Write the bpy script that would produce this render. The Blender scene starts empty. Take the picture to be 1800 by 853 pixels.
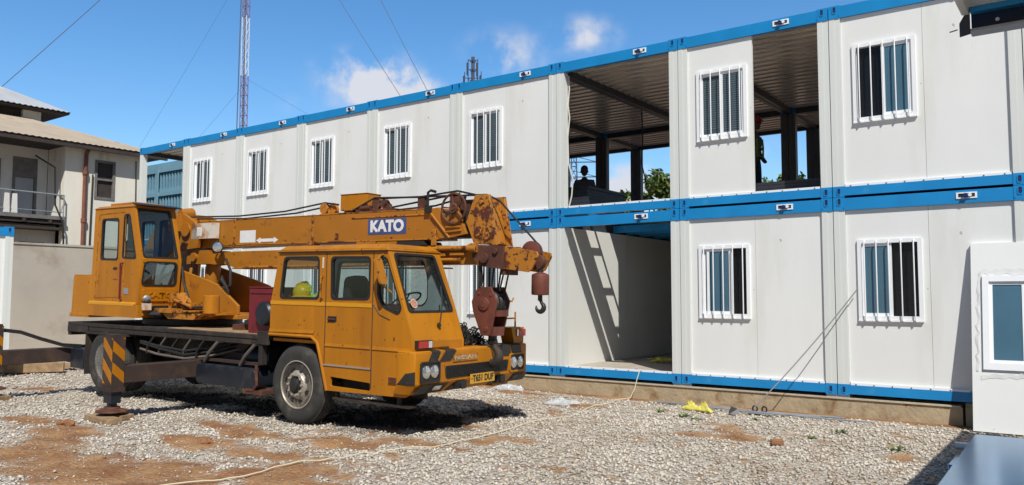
import bpy, bmesh, math, random
import numpy as np
from mathutils import Vector, Matrix, noise
from mathutils.geometry import tessellate_polygon

random.seed(7)
SC = bpy.context.scene
COL = SC.collection
R = math.radians

# ------------------------------------------------------------------ camera
cd = bpy.data.cameras.new("camera")
cam = bpy.data.objects.new("camera", cd)
COL.objects.link(cam)
cd.sensor_width = 36.0
cd.lens = 1404.375 / 1800 * 36
cd.clip_end = 3000
_yaw, _pit, _rol = -0.6343, 0.0681, 0.0016
_f = Vector((math.sin(_yaw)*math.cos(_pit), math.cos(_yaw)*math.cos(_pit), math.sin(_pit)))
_r = Vector((math.cos(_yaw), -math.sin(_yaw), 0))
_u = _r.cross(_f)
_r2 = _r*math.cos(_rol) + _u*math.sin(_rol)
_u2 = -_r*math.sin(_rol) + _u*math.cos(_rol)
_m = Matrix((_r2, _u2, -_f)).transposed().to_4x4()
_m.translation = Vector((3.1559, -12.3291, 1.4182))
cam.matrix_world = _m
SC.camera = cam

# ------------------------------------------------------------------ sky and sun
SUN = Vector((0.62, -0.60, 1.0)).normalized()          # towards the sun
wd = bpy.data.worlds.new("World")
SC.world = wd
wd.use_nodes = True
nt = wd.node_tree
nt.nodes.clear()
wo = nt.nodes.new("ShaderNodeOutputWorld")
bg = nt.nodes.new("ShaderNodeBackground")
bg.inputs[1].default_value = 0.085
sky = nt.nodes.new("ShaderNodeTexSky")
sky.sky_type = 'NISHITA'
sky.sun_disc = False
sky.sun_elevation = math.asin(SUN.z)
sky.sun_rotation = math.atan2(SUN.x, SUN.y)
sky.air_density = 1.0
sky.dust_density = 0.6
sky.ozone_density = 3.0
hsv = nt.nodes.new("ShaderNodeHueSaturation")
hsv.inputs['Saturation'].default_value = 1.27
nt.links.new(sky.outputs[0], hsv.inputs['Color'])
tc = nt.nodes.new("ShaderNodeTexCoord")
nz = nt.nodes.new("ShaderNodeTexNoise")
nz.inputs['Scale'].default_value = 16
nz.inputs['Detail'].default_value = 7
nz.inputs['Roughness'].default_value = 0.55
nt.links.new(tc.outputs['Generated'], nz.inputs['Vector'])


def wmath(op, a, b=None, clamp=False):
    n = nt.nodes.new("ShaderNodeMath")
    n.operation = op
    n.use_clamp = clamp
    for i, v in enumerate((a, b)):
        if v is None:
            continue
        if isinstance(v, (int, float)):
            n.inputs[i].default_value = v
        else:
            nt.links.new(v, n.inputs[i])
    return n.outputs[0]


# clouds of the day: direction, half width, squash (vertical), strength
CLOUDS = [((-0.70, 0.66, 0.262), 0.088, 1.9, 1.0), ((-0.672, 0.69, 0.245), 0.07, 2.0, 0.8), ((-0.49, 0.81, 0.315), 0.062, 2.0, 0.65),
          ((-0.575, 0.76, 0.287), 0.075, 1.5, 0.6), ((-0.76, 0.60, 0.225), 0.05, 2.5, 0.2),
          ((-0.478, 0.862, 0.128), 0.075, 1.6, 1.3), ((-0.31, 0.94, 0.172), 0.05, 2.4, 0.6)]
tot = None
for d, w, sq, st in CLOUDS:
    d = Vector(d).normalized()
    sub = nt.nodes.new("ShaderNodeVectorMath"); sub.operation = 'SUBTRACT'
    nt.links.new(tc.outputs['Generated'], sub.inputs[0]); sub.inputs[1].default_value = d
    scl = nt.nodes.new("ShaderNodeVectorMath"); scl.operation = 'MULTIPLY'
    nt.links.new(sub.outputs[0], scl.inputs[0]); scl.inputs[1].default_value = (1/w, 1/w, sq/w)
    ln = nt.nodes.new("ShaderNodeVectorMath"); ln.operation = 'LENGTH'
    nt.links.new(scl.outputs[0], ln.inputs[0])
    v = wmath('MULTIPLY', wmath('SUBTRACT', 1.0, ln.outputs['Value'], True), st * 2.1)
    tot = v if tot is None else wmath('ADD', tot, v)
nv = wmath('MULTIPLY', wmath('SUBTRACT', nz.outputs[0], 0.36), 3.4, True)
cm = wmath('MULTIPLY', tot, nv)
mr = nt.nodes.new("ShaderNodeMapRange")
mr.interpolation_type = 'SMOOTHSTEP'
nt.links.new(cm, mr.inputs[0])
mr.inputs[1].default_value = 0.0
mr.inputs[2].default_value = 0.95
mix = nt.nodes.new("ShaderNodeMix"); mix.data_type = 'RGBA'
nt.links.new(mr.outputs[0], mix.inputs[0])
mix.inputs[7].default_value = (7.4, 7.7, 8.6, 1)
# added sky gain: raised in the view direction, dimmed behind it to cut fill light
dt = nt.nodes.new("ShaderNodeVectorMath"); dt.operation = 'DOT_PRODUCT'
nt.links.new(tc.outputs['Generated'], dt.inputs[0]); dt.inputs[1].default_value = Vector((-0.59, 0.80, 0.12)).normalized()
mb = nt.nodes.new("ShaderNodeMapRange"); mb.interpolation_type = 'SMOOTHSTEP'
nt.links.new(dt.outputs['Value'], mb.inputs[0])
mb.inputs[1].default_value = -0.1; mb.inputs[2].default_value = 0.85; mb.inputs[3].default_value = 0.62; mb.inputs[4].default_value = 1.70
gm = nt.nodes.new("ShaderNodeMix"); gm.data_type = 'RGBA'; gm.blend_type = 'MULTIPLY'; gm.inputs[0].default_value = 1
nt.links.new(hsv.outputs[0], gm.inputs[6]); nt.links.new(mb.outputs[0], gm.inputs[7])
nt.links.new(gm.outputs[2], mix.inputs[6])
nt.links.new(mix.outputs[2], bg.inputs[0])
nt.links.new(bg.outputs[0], wo.inputs[0])

sl = bpy.data.lights.new("sun", 'SUN')
sl.energy = 4.2
sl.angle = R(0.5)
sl.color = (1.0, 0.965, 0.895)
so = bpy.data.objects.new("sun", sl)
so.rotation_euler = SUN.to_track_quat('Z', 'Y').to_euler()
so.location = (10, -20, 30)
COL.objects.link(so)

SC.view_settings.view_transform = 'Standard'
SC.view_settings.look = 'None'
SC.view_settings.gamma = 1
SC.view_settings.use_curve_mapping = False
SC.view_settings.exposure = 0.16
SC.render.engine = 'CYCLES'
SC.cycles.max_bounces = 8
SC.cycles.transparent_max_bounces = 16
SC.render.resolution_x, SC.render.resolution_y = 1024, 485


# ------------------------------------------------------------------ materials
def mat(name, col, rough=0.6, metal=0.0, var=0.0, vscale=6.0, col2=None, mscale=3.0, mlo=0.55, mhi=0.65, bump=0.0, bscale=40.0,
        spec=0.5, streak=False, col3=None, cscale=22, clo=0.68, chi=0.71, bdist=0.02):
    """Principled surface: base colour with gentle variation, an optional second colour in irregular patches (wear, rust, stains)."""
    m = bpy.data.materials.new(name)
    m.use_nodes = True
    t = m.node_tree
    p = t.nodes["Principled BSDF"]
    p.inputs['Roughness'].default_value = rough
    p.inputs['Metallic'].default_value = metal
    p.inputs['Specular IOR Level'].default_value = spec
    tcn = t.nodes.new("ShaderNodeTexCoord")
    out = None
    base = t.nodes.new("ShaderNodeRGB")
    base.outputs[0].default_value = (*col, 1)
    out = base.outputs[0]
    vec = tcn.outputs['Object']
    if streak:
        mp = t.nodes.new("ShaderNodeMapping")
        mp.inputs['Scale'].default_value = (1, 1, 0.18)
        t.links.new(vec, mp.inputs[0])
        vec = mp.outputs[0]
    if var:
        n = t.nodes.new("ShaderNodeTexNoise")
        n.inputs['Scale'].default_value = vscale
        n.inputs['Detail'].default_value = 6
        t.links.new(vec, n.inputs['Vector'])
        mrn = t.nodes.new("ShaderNodeMapRange")
        mrn.inputs[1].default_value = 0.3
        mrn.inputs[2].default_value = 0.7
        mrn.inputs[3].default_value = 1 - var
        mrn.inputs[4].default_value = 1 + var
        t.links.new(n.outputs[0], mrn.inputs[0])
        mu = t.nodes.new("ShaderNodeMix"); mu.data_type = 'RGBA'; mu.blend_type = 'MULTIPLY'
        mu.inputs[0].default_value = 1
        t.links.new(out, mu.inputs[6])
        t.links.new(mrn.outputs[0], mu.inputs[7])
        out = mu.outputs[2]
    if col2:
        n = t.nodes.new("ShaderNodeTexNoise")
        n.inputs['Scale'].default_value = mscale
        n.inputs['Detail'].default_value = 9
        n.inputs['Roughness'].default_value = 0.62
        t.links.new(vec, n.inputs['Vector'])
        mrn = t.nodes.new("ShaderNodeMapRange")
        mrn.inputs[1].default_value = mlo
        mrn.inputs[2].default_value = mhi
        t.links.new(n.outputs[0], mrn.inputs[0])
        mu = t.nodes.new("ShaderNodeMix"); mu.data_type = 'RGBA'
        t.links.new(mrn.outputs[0], mu.inputs[0])
        t.links.new(out, mu.inputs[6])
        mu.inputs[7].default_value = (*col2, 1)
        out = mu.outputs[2]
    if col3:                              # chips, scratches, specks
        n = t.nodes.new("ShaderNodeTexNoise")
        n.inputs['Scale'].default_value = cscale
        n.inputs['Detail'].default_value = 4
        t.links.new(tcn.outputs['Object'], n.inputs['Vector'])
        mrn = t.nodes.new("ShaderNodeMapRange")
        mrn.inputs[1].default_value = clo
        mrn.inputs[2].default_value = chi
        t.links.new(n.outputs[0], mrn.inputs[0])
        mu = t.nodes.new("ShaderNodeMix"); mu.data_type = 'RGBA'
        t.links.new(mrn.outputs[0], mu.inputs[0])
        t.links.new(out, mu.inputs[6])
        mu.inputs[7].default_value = (*col3, 1)
        out = mu.outputs[2]
    t.links.new(out, p.inputs['Base Color'])
    if bump:
        n = t.nodes.new("ShaderNodeTexNoise")
        n.inputs['Scale'].default_value = bscale
        n.inputs['Detail'].default_value = 5
        t.links.new(tcn.outputs['Object'], n.inputs['Vector'])
        b = t.nodes.new("ShaderNodeBump")
        b.inputs['Strength'].default_value = bump
        b.inputs['Distance'].default_value = bdist
        t.links.new(n.outputs[0], b.inputs['Height'])
        t.links.new(b.outputs[0], p.inputs['Normal'])
    return m


def glass(name, tint=(0.75, 0.82, 0.82), refl=1.0):
    m = bpy.data.materials.new(name)
    m.use_nodes = True
    t = m.node_tree
    t.nodes.clear()
    o = t.nodes.new("ShaderNodeOutputMaterial")
    mx = t.nodes.new("ShaderNodeMixShader")
    tr = t.nodes.new("ShaderNodeBsdfTransparent")
    tr.inputs[0].default_value = (*tint, 1)
    gl = t.nodes.new("ShaderNodeBsdfGlossy")
    gl.inputs['Roughness'].default_value = 0.02
    lw = t.nodes.new("ShaderNodeLayerWeight")
    lw.inputs[0].default_value = 0.5
    pw = t.nodes.new("ShaderNodeMath"); pw.operation = 'POWER'
    t.links.new(lw.outputs['Facing'], pw.inputs[0]); pw.inputs[1].default_value = 4.0
    fr = t.nodes.new("ShaderNodeMath"); fr.operation = 'MULTIPLY_ADD'
    t.links.new(pw.outputs[0], fr.inputs[0]); fr.inputs[1].default_value = 0.8 * refl; fr.inputs[2].default_value = 0.07 * refl
    t.links.new(fr.outputs[0], mx.inputs[0])
    t.links.new(tr.outputs[0], mx.inputs[1])
    t.links.new(gl.outputs[0], mx.inputs[2])
    t.links.new(mx.outputs[0], o.inputs[0])
    return m


def translucent(name, col, a):
    m = bpy.data.materials.new(name)
    m.use_nodes = True
    p = m.node_tree.nodes["Principled BSDF"]
    p.inputs['Base Color'].default_value = (*col, 1)
    p.inputs['Roughness'].default_value = 0.25
    p.inputs['Alpha'].default_value = a
    return m


M = {}
M['white_panel'] = mat('white_panel', (0.80, 0.812, 0.80), 0.40, var=0.03, vscale=0.9, col2=(0.68, 0.67, 0.61), mscale=1.3, mlo=0.56, mhi=0.85, streak=True, col3=(0.52, 0.48, 0.42), cscale=7, clo=0.735, chi=0.76, bump=0.12, bscale=1.6, bdist=0.05)
M['white_post'] = mat('white_post', (0.70, 0.725, 0.70), 0.42, var=0.03, vscale=2, col2=(0.60, 0.60, 0.55), mscale=1.5, mlo=0.58, mhi=0.8, streak=True)
M['white_trim'] = mat('white_trim', (0.86, 0.88, 0.90), 0.35, var=0.02)
M['inner_panel'] = mat('inner_panel', (0.74, 0.74, 0.70), 0.5, var=0.03, vscale=1.5)
M['blue'] = mat('blue', (0.010, 0.245, 0.58), 0.38, var=0.10, vscale=1.8, col2=(0.06, 0.30, 0.58), mscale=3.5, mlo=0.6, mhi=0.8, col3=(0.20, 0.38, 0.58), cscale=26, clo=0.69, chi=0.73, bump=0.06, bscale=4)
M['blue_shaded'] = mat('blue_shaded', (0.004, 0.022, 0.065), 0.5)
M['dark_sheet'] = translucent('dark_sheet', (0.01, 0.01, 0.012), 0.9)
M['slot'] = mat('slot', (0.004, 0.02, 0.10), 0.7)
M['seam'] = mat('seam', (0.25, 0.26, 0.25), 0.7)
M['screw'] = mat('screw', (0.12, 0.14, 0.16), 0.5, metal=0.5)
M['black_gap'] = mat('black_gap', (0.015, 0.015, 0.015), 0.8)
M['ceiling'] = mat('ceiling', (0.56, 0.46, 0.38), 0.25, var=0.12, vscale=1.2, metal=0.3)
M['post_backlit'] = mat('post_backlit', (0.10, 0.105, 0.115), 0.5, var=0.1)  # post white darkened by colour, for posts seen against the light
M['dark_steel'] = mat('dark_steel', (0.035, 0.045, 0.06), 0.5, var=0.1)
M['floor_board'] = mat('floor_board', (0.42, 0.37, 0.31), 0.8, var=0.12, vscale=5, bump=0.2)
M['pane'] = mat('pane', (0.06, 0.085, 0.10), 0.06, var=0.05, vscale=2)
M['blind'] = mat('blind', (0.10, 0.135, 0.155), 0.5)
M['pane_clear'] = mat('pane_clear', (0.07, 0.15, 0.21), 0.08, var=0.12, vscale=1.3)
M['concrete'] = mat('concrete', (0.43, 0.345, 0.225), 0.9, var=0.16, vscale=4, col2=(0.23, 0.14, 0.06), mscale=2.6, mlo=0.52, mhi=0.68, bump=0.5, bscale=18, col3=(0.17, 0.09, 0.035), cscale=6, clo=0.64, chi=0.72)
M['plinth_lip'] = mat('plinth_lip', (0.52, 0.44, 0.33), 0.9, var=0.1, bump=0.3)
M['yellow'] = mat('yellow', (0.45, 0.170, 0.006), 0.46, spec=0.3, var=0.12, vscale=1.6, col2=(0.25, 0.088, 0.014), mscale=1.9, mlo=0.47, mhi=0.80, bump=0.12, bscale=3.5, streak=True, col3=(0.10, 0.035, 0.012), cscale=17, clo=0.69, chi=0.72)
M['yellow_stripe'] = mat('yellow_stripe', (0.62, 0.28, 0.008), 0.4, var=0.04)
M['boom_paint'] = mat('boom_paint', (0.385, 0.145, 0.009), 0.5, var=0.09, vscale=2.5, col2=(0.17, 0.055, 0.015), mscale=2.6, mlo=0.60, mhi=0.72, col3=(0.08, 0.025, 0.012), cscale=11, clo=0.66, chi=0.70, bump=0.06, bscale=12)
M['boom_rust'] = mat('boom_rust', (0.43, 0.165, 0.014), 0.55, var=0.08, vscale=3, col2=(0.095, 0.024, 0.012), mscale=6.5, mlo=0.53, mhi=0.60, col3=(0.05, 0.016, 0.01), cscale=17, clo=0.60, chi=0.66, bump=0.2)
M['rust'] = mat('rust', (0.085, 0.03, 0.017), 0.75, var=0.2, vscale=7, col2=(0.22, 0.085, 0.03), mscale=5, mlo=0.5, mhi=0.75, bump=0.2)
M['rust_block'] = mat('rust_block', (0.15, 0.042, 0.026), 0.6, var=0.15, vscale=4, col2=(0.09, 0.03, 0.02), mscale=6, mlo=0.5, mhi=0.7, bump=0.15)
M['grimy'] = mat('grimy', (0.026, 0.020, 0.017), 0.75, var=0.3, vscale=6, col2=(0.085, 0.06, 0.04), mscale=4, mlo=0.52, mhi=0.8, bump=0.25)
M['brown_beam'] = mat('brown_beam', (0.042, 0.026, 0.021), 0.7, var=0.2, vscale=4, col2=(0.095, 0.055, 0.035), mscale=3, mlo=0.52, mhi=0.75, bump=0.15)
M['tank'] = mat('tank', (0.012, 0.016, 0.024), 0.42, var=0.2, vscale=4, col2=(0.06, 0.055, 0.05), mscale=4, mlo=0.56, mhi=0.8)
M['tyre'] = mat('tyre', (0.034, 0.033, 0.031), 0.85, var=0.2, vscale=5, col2=(0.13, 0.11, 0.085), mscale=3, mlo=0.52, mhi=0.8, bump=0.3, bscale=60)
M['rim'] = mat('rim', (0.40, 0.36, 0.30), 0.42, metal=0.35, var=0.12, vscale=14)
M['rim_pale'] = mat('rim_pale', (0.50, 0.48, 0.43), 0.5, metal=0.2, var=0.1, vscale=9, col2=(0.2, 0.14, 0.1), mscale=5, mlo=0.56, mhi=0.75)
M['rubber'] = mat('rubber', (0.016, 0.015, 0.015), 0.6)
M['black_paint'] = mat('black_paint', (0.020, 0.019, 0.018), 0.5, var=0.2, col2=(0.12, 0.06, 0.02), mscale=7, mlo=0.64, mhi=0.72)
M['hose'] = mat('hose', (0.02, 0.019, 0.018), 0.55, var=0.3, vscale=20)
M['hose_dusty'] = mat('hose_dusty', (0.12, 0.10, 0.085), 0.7, var=0.2)
M['cab_inner'] = mat('cab_inner', (0.24, 0.235, 0.21), 0.7, var=0.1)
M['lining'] = mat('lining', (0.46, 0.48, 0.49), 0.6, var=0.08)
M['seat'] = mat('seat', (0.035, 0.033, 0.034), 0.8, var=0.1)
M['red_paint'] = mat('red_paint', (0.17, 0.012, 0.018), 0.45, var=0.1, col2=(0.08, 0.01, 0.01), mscale=4)
M['faded_red'] = mat('faded_red', (0.50, 0.16, 0.14), 0.5)
M['badge_letters'] = mat('badge_letters', (0.42, 0.38, 0.29), 0.5, var=0.25, vscale=14)
M['red_lens'] = mat('red_lens', (0.42, 0.025, 0.015), 0.25, spec=0.6)
M['clear_lens'] = mat('clear_lens', (0.70, 0.70, 0.68), 0.10, metal=0.85)
M['orange_lens'] = mat('orange_lens', (0.45, 0.10, 0.015), 0.3)
M['chrome'] = mat('chrome', (0.55, 0.55, 0.53), 0.3, metal=0.8)
M['plate_yellow'] = mat('plate_yellow', (0.60, 0.33, 0.03), 0.45, var=0.06)
M['ink'] = mat('ink', (0.02, 0.018, 0.018), 0.6)
M['white_paint'] = mat('white_paint', (0.76, 0.77, 0.77), 0.5, var=0.04, col2=(0.5, 0.42, 0.34), mscale=6, mlo=0.68, mhi=0.78)
M['white_rust'] = mat('white_rust', (0.66, 0.62, 0.54), 0.5, col2=(0.42, 0.17, 0.05), mscale=3.4, mlo=0.47, mhi=0.62)
M['sign_blue'] = mat('sign_blue', (0.045, 0.085, 0.25), 0.5, var=0.12, col2=(0.10, 0.08, 0.12), mscale=9, mlo=0.6, mhi=0.75)
M['wood'] = mat('wood', (0.33, 0.22, 0.12), 0.85, var=0.25, vscale=8, col2=(0.16, 0.10, 0.055), mscale=5, mlo=0.5, mhi=0.8, bump=0.3)
M['old_wall'] = mat('old_wall', (0.78, 0.745, 0.65), 0.9, var=0.08, vscale=1.4, col2=(0.42, 0.34, 0.26), mscale=0.9, mlo=0.60, mhi=0.72, streak=True, bump=0.2, bscale=6)
M['old_wall_white'] = mat('old_wall_white', (0.72, 0.70, 0.66), 0.9, var=0.06, vscale=1.4, col2=(0.45, 0.38, 0.30), mscale=0.9, mlo=0.6, mhi=0.75)
M['roof_tan'] = mat('roof_tan', (0.40, 0.33, 0.25), 0.7, var=0.1, vscale=1.2, col2=(0.30, 0.17, 0.10), mscale=1.2, mlo=0.6, mhi=0.75)
M['roof_grey'] = mat('roof_grey', (0.40, 0.42, 0.45), 0.5, var=0.1, vscale=1, col2=(0.30, 0.26, 0.24), mscale=0.8, mlo=0.6, mhi=0.8, metal=0.2)
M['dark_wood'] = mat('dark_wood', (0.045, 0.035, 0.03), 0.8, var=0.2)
M['grey_wood'] = mat('grey_wood', (0.17, 0.16, 0.15), 0.8, var=0.2)
M['rust_pipe'] = mat('rust_pipe', (0.20, 0.075, 0.045), 0.8, var=0.2, vscale=3)
M['yard_wall'] = mat('yard_wall', (0.47, 0.43, 0.365), 0.9, var=0.08, vscale=0.8, col2=(0.33, 0.27, 0.21), mscale=0.55, mlo=0.56, mhi=0.72, bump=0.3, bscale=5)
M['teal_wall'] = mat('teal_wall', (0.17, 0.33, 0.42), 0.8, var=0.1, vscale=0.8, col2=(0.10, 0.20, 0.26), mscale=0.7, mlo=0.58, mhi=0.75)
M['teal_dark'] = mat('teal_dark', (0.05, 0.12, 0.17), 0.8)
M['sheet_blue'] = mat('sheet_blue', (0.20, 0.42, 0.70), 0.22, metal=0.9, var=0.05, vscale=3, col2=(0.26, 0.48, 0.74), mscale=1.2, mlo=0.5, mhi=0.8, spec=0.5)
M['mast_red'] = mat('mast_red', (0.22, 0.10, 0.19), 0.6)
M['mast_white'] = mat('mast_white', (0.72, 0.72, 0.75), 0.6)
M['mast_grey'] = mat('mast_grey', (0.07, 0.085, 0.12), 0.6)
M['wire'] = mat('wire', (0.10, 0.12, 0.16), 0.6)
M['rope_white'] = mat('rope_white', (0.66, 0.58, 0.42), 0.85)
M['rope_grey'] = mat('rope_grey', (0.27, 0.27, 0.26), 0.8)
M['cloth_yellow'] = mat('cloth_yellow', (0.76, 0.68, 0.14), 0.8, var=0.1)
M['rope_olive'] = mat('rope_olive', (0.50, 0.44, 0.10), 0.85, var=0.2)
M['hat_yellow'] = mat('hat_yellow', (0.85, 0.55, 0.005), 0.35)
M['hivis'] = mat('hivis', (0.42, 0.72, 0.03), 0.7)
M['vest_dull'] = mat('vest_dull', (0.16, 0.24, 0.03), 0.8)
M['hat_red'] = mat('hat_red', (0.22, 0.018, 0.02), 0.5)
M['skin'] = mat('skin', (0.085, 0.045, 0.03), 0.6)
M['dark_cloth'] = mat('dark_cloth', (0.03, 0.035, 0.05), 0.9)
M['shirt'] = mat('shirt', (0.10, 0.11, 0.12), 0.9)
M['bark'] = mat('bark', (0.10, 0.07, 0.045), 0.9, var=0.2, bump=0.4)
M['galv'] = mat('galv', (0.34, 0.37, 0.40), 0.5, metal=0.4, var=0.1)
M['clod'] = mat('clod', (0.27, 0.13, 0.06), 0.95, var=0.2, bump=0.4)
M['weed'] = mat('weed', (0.10, 0.17, 0.035), 0.8, var=0.2)
M['cable_white'] = mat('cable_white', (0.62, 0.60, 0.55), 0.6)
M['board_dark'] = mat('board_dark', (0.035, 0.04, 0.055), 0.5, var=0.15)
M['glass_cab'] = glass('glass_cab', (0.78, 0.84, 0.84))
M['film'] = translucent('film', (0.78, 0.80, 0.82), 0.36)


def leaf_material():
    m = bpy.data.materials.new('leaf')
    m.use_nodes = True
    t = m.node_tree
    p = t.nodes["Principled BSDF"]
    p.inputs['Roughness'].default_value = 0.55
    a = t.nodes.new("ShaderNodeAttribute"); a.attribute_name = "tone"
    cr = t.nodes.new("ShaderNodeValToRGB")
    cr.color_ramp.elements[0].color = (0.030, 0.062, 0.012, 1)
    cr.color_ramp.elements[1].color = (0.15, 0.20, 0.035, 1)
    t.links.new(a.outputs['Fac'], cr.inputs[0])
    t.links.new(cr.outputs[0], p.inputs['Base Color'])
    return m


def stone_material():
    m = bpy.data.materials.new('stone')
    m.use_nodes = True
    t = m.node_tree
    p = t.nodes["Principled BSDF"]
    p.inputs['Roughness'].default_value = 0.8
    a = t.nodes.new("ShaderNodeAttribute"); a.attribute_name = "tone"
    cr = t.nodes.new("ShaderNodeValToRGB")
    e = cr.color_ramp.elements
    e[0].color = (0.29, 0.225, 0.155, 1)
    e[1].color = (0.68, 0.62, 0.54, 1)
    x = e.new(0.25); x.color = (0.42, 0.35, 0.27, 1)
    x = e.new(0.6); x.color = (0.54, 0.49, 0.41, 1)
    t.links.new(a.outputs['Fac'], cr.inputs[0])
    ao = t.nodes.new("ShaderNodeAttribute"); ao.attribute_name = "dark_patch"
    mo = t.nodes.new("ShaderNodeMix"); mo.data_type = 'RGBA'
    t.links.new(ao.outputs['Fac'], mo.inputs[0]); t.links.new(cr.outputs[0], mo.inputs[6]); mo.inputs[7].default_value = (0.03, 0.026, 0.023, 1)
    t.links.new(mo.outputs[2], p.inputs['Base Color'])
    return m


def ground_material():
    m = bpy.data.materials.new('ground')
    m.use_nodes = True
    t = m.node_tree
    p = t.nodes["Principled BSDF"]
    p.inputs['Roughness'].default_value = 0.95
    tcn = t.nodes.new("ShaderNodeTexCoord")
    a = t.nodes.new("ShaderNodeAttribute"); a.attribute_name = "dirt"
    n1 = t.nodes.new("ShaderNodeTexNoise"); n1.inputs['Scale'].default_value = 2.6; n1.inputs['Detail'].default_value = 9
    n2 = t.nodes.new("ShaderNodeTexNoise"); n2.inputs['Scale'].default_value = 24; n2.inputs['Detail'].default_value = 5
    vo = t.nodes.new("ShaderNodeTexVoronoi"); vo.inputs['Scale'].default_value = 30
    for n in (n1, n2, vo):
        t.links.new(tcn.outputs['Object'], n.inputs['Vector'])
    c1 = t.nodes.new("ShaderNodeValToRGB")                # earth
    c1.color_ramp.elements[0].color = (0.22, 0.092, 0.034, 1); c1.color_ramp.elements[0].position = 0.3
    c1.color_ramp.elements[1].color = (0.42, 0.245, 0.115, 1); c1.color_ramp.elements[1].position = 0.7
    t.links.new(n1.outputs[0], c1.inputs[0])
    c2 = t.nodes.new("ShaderNodeValToRGB")                # crushed stone
    c2.color_ramp.elements[0].color = (0.24, 0.19, 0.14, 1); c2.color_ramp.elements[0].position = 0.1
    c2.color_ramp.elements[1].color = (0.56, 0.51, 0.44, 1); c2.color_ramp.elements[1].position = 0.75
    sep = t.nodes.new("ShaderNodeSeparateColor")
    t.links.new(vo.outputs['Color'], sep.inputs[0])
    t.links.new(sep.outputs[0], c2.inputs[0])
    mx = t.nodes.new("ShaderNodeMix"); mx.data_type = 'RGBA'
    t.links.new(a.outputs['Fac'], mx.inputs[0])
    t.links.new(c2.outputs[0], mx.inputs[6]); t.links.new(c1.outputs[0], mx.inputs[7])
    ao = t.nodes.new("ShaderNodeAttribute"); ao.attribute_name = "dark_patch"
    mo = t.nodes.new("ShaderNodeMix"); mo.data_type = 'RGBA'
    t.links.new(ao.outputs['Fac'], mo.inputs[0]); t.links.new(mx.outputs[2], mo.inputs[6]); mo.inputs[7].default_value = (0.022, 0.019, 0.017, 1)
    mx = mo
    mu = t.nodes.new("ShaderNodeMix"); mu.data_type = 'RGBA'; mu.blend_type = 'MULTIPLY'; mu.inputs[0].default_value = 1
    mrn = t.nodes.new("ShaderNodeMapRange"); mrn.inputs[1].default_value = 0.3; mrn.inputs[2].default_value = 0.7
    mrn.inputs[3].default_value = 0.78; mrn.inputs[4].default_value = 1.18
    t.links.new(n2.outputs[0], mrn.inputs[0])
    t.links.new(mx.outputs[2], mu.inputs[6]); t.links.new(mrn.outputs[0], mu.inputs[7])
    t.links.new(mu.outputs[2], p.inputs['Base Color'])
    bm_ = t.nodes.new("ShaderNodeBump"); bm_.inputs['Strength'].default_value = 0.7; bm_.inputs['Distance'].default_value = 0.03
    ad = t.nodes.new("ShaderNodeMath"); ad.operation = 'SUBTRACT'
    t.links.new(n2.outputs[0], ad.inputs[0]); t.links.new(vo.outputs['Distance'], ad.inputs[1])
    t.links.new(ad.outputs[0], bm_.inputs['Height'])
    t.links.new(bm_.outputs[0], p.inputs['Normal'])
    return m


M['leaf'] = leaf_material()
M['stone'] = stone_material()
M['ground'] = ground_material()


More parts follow.
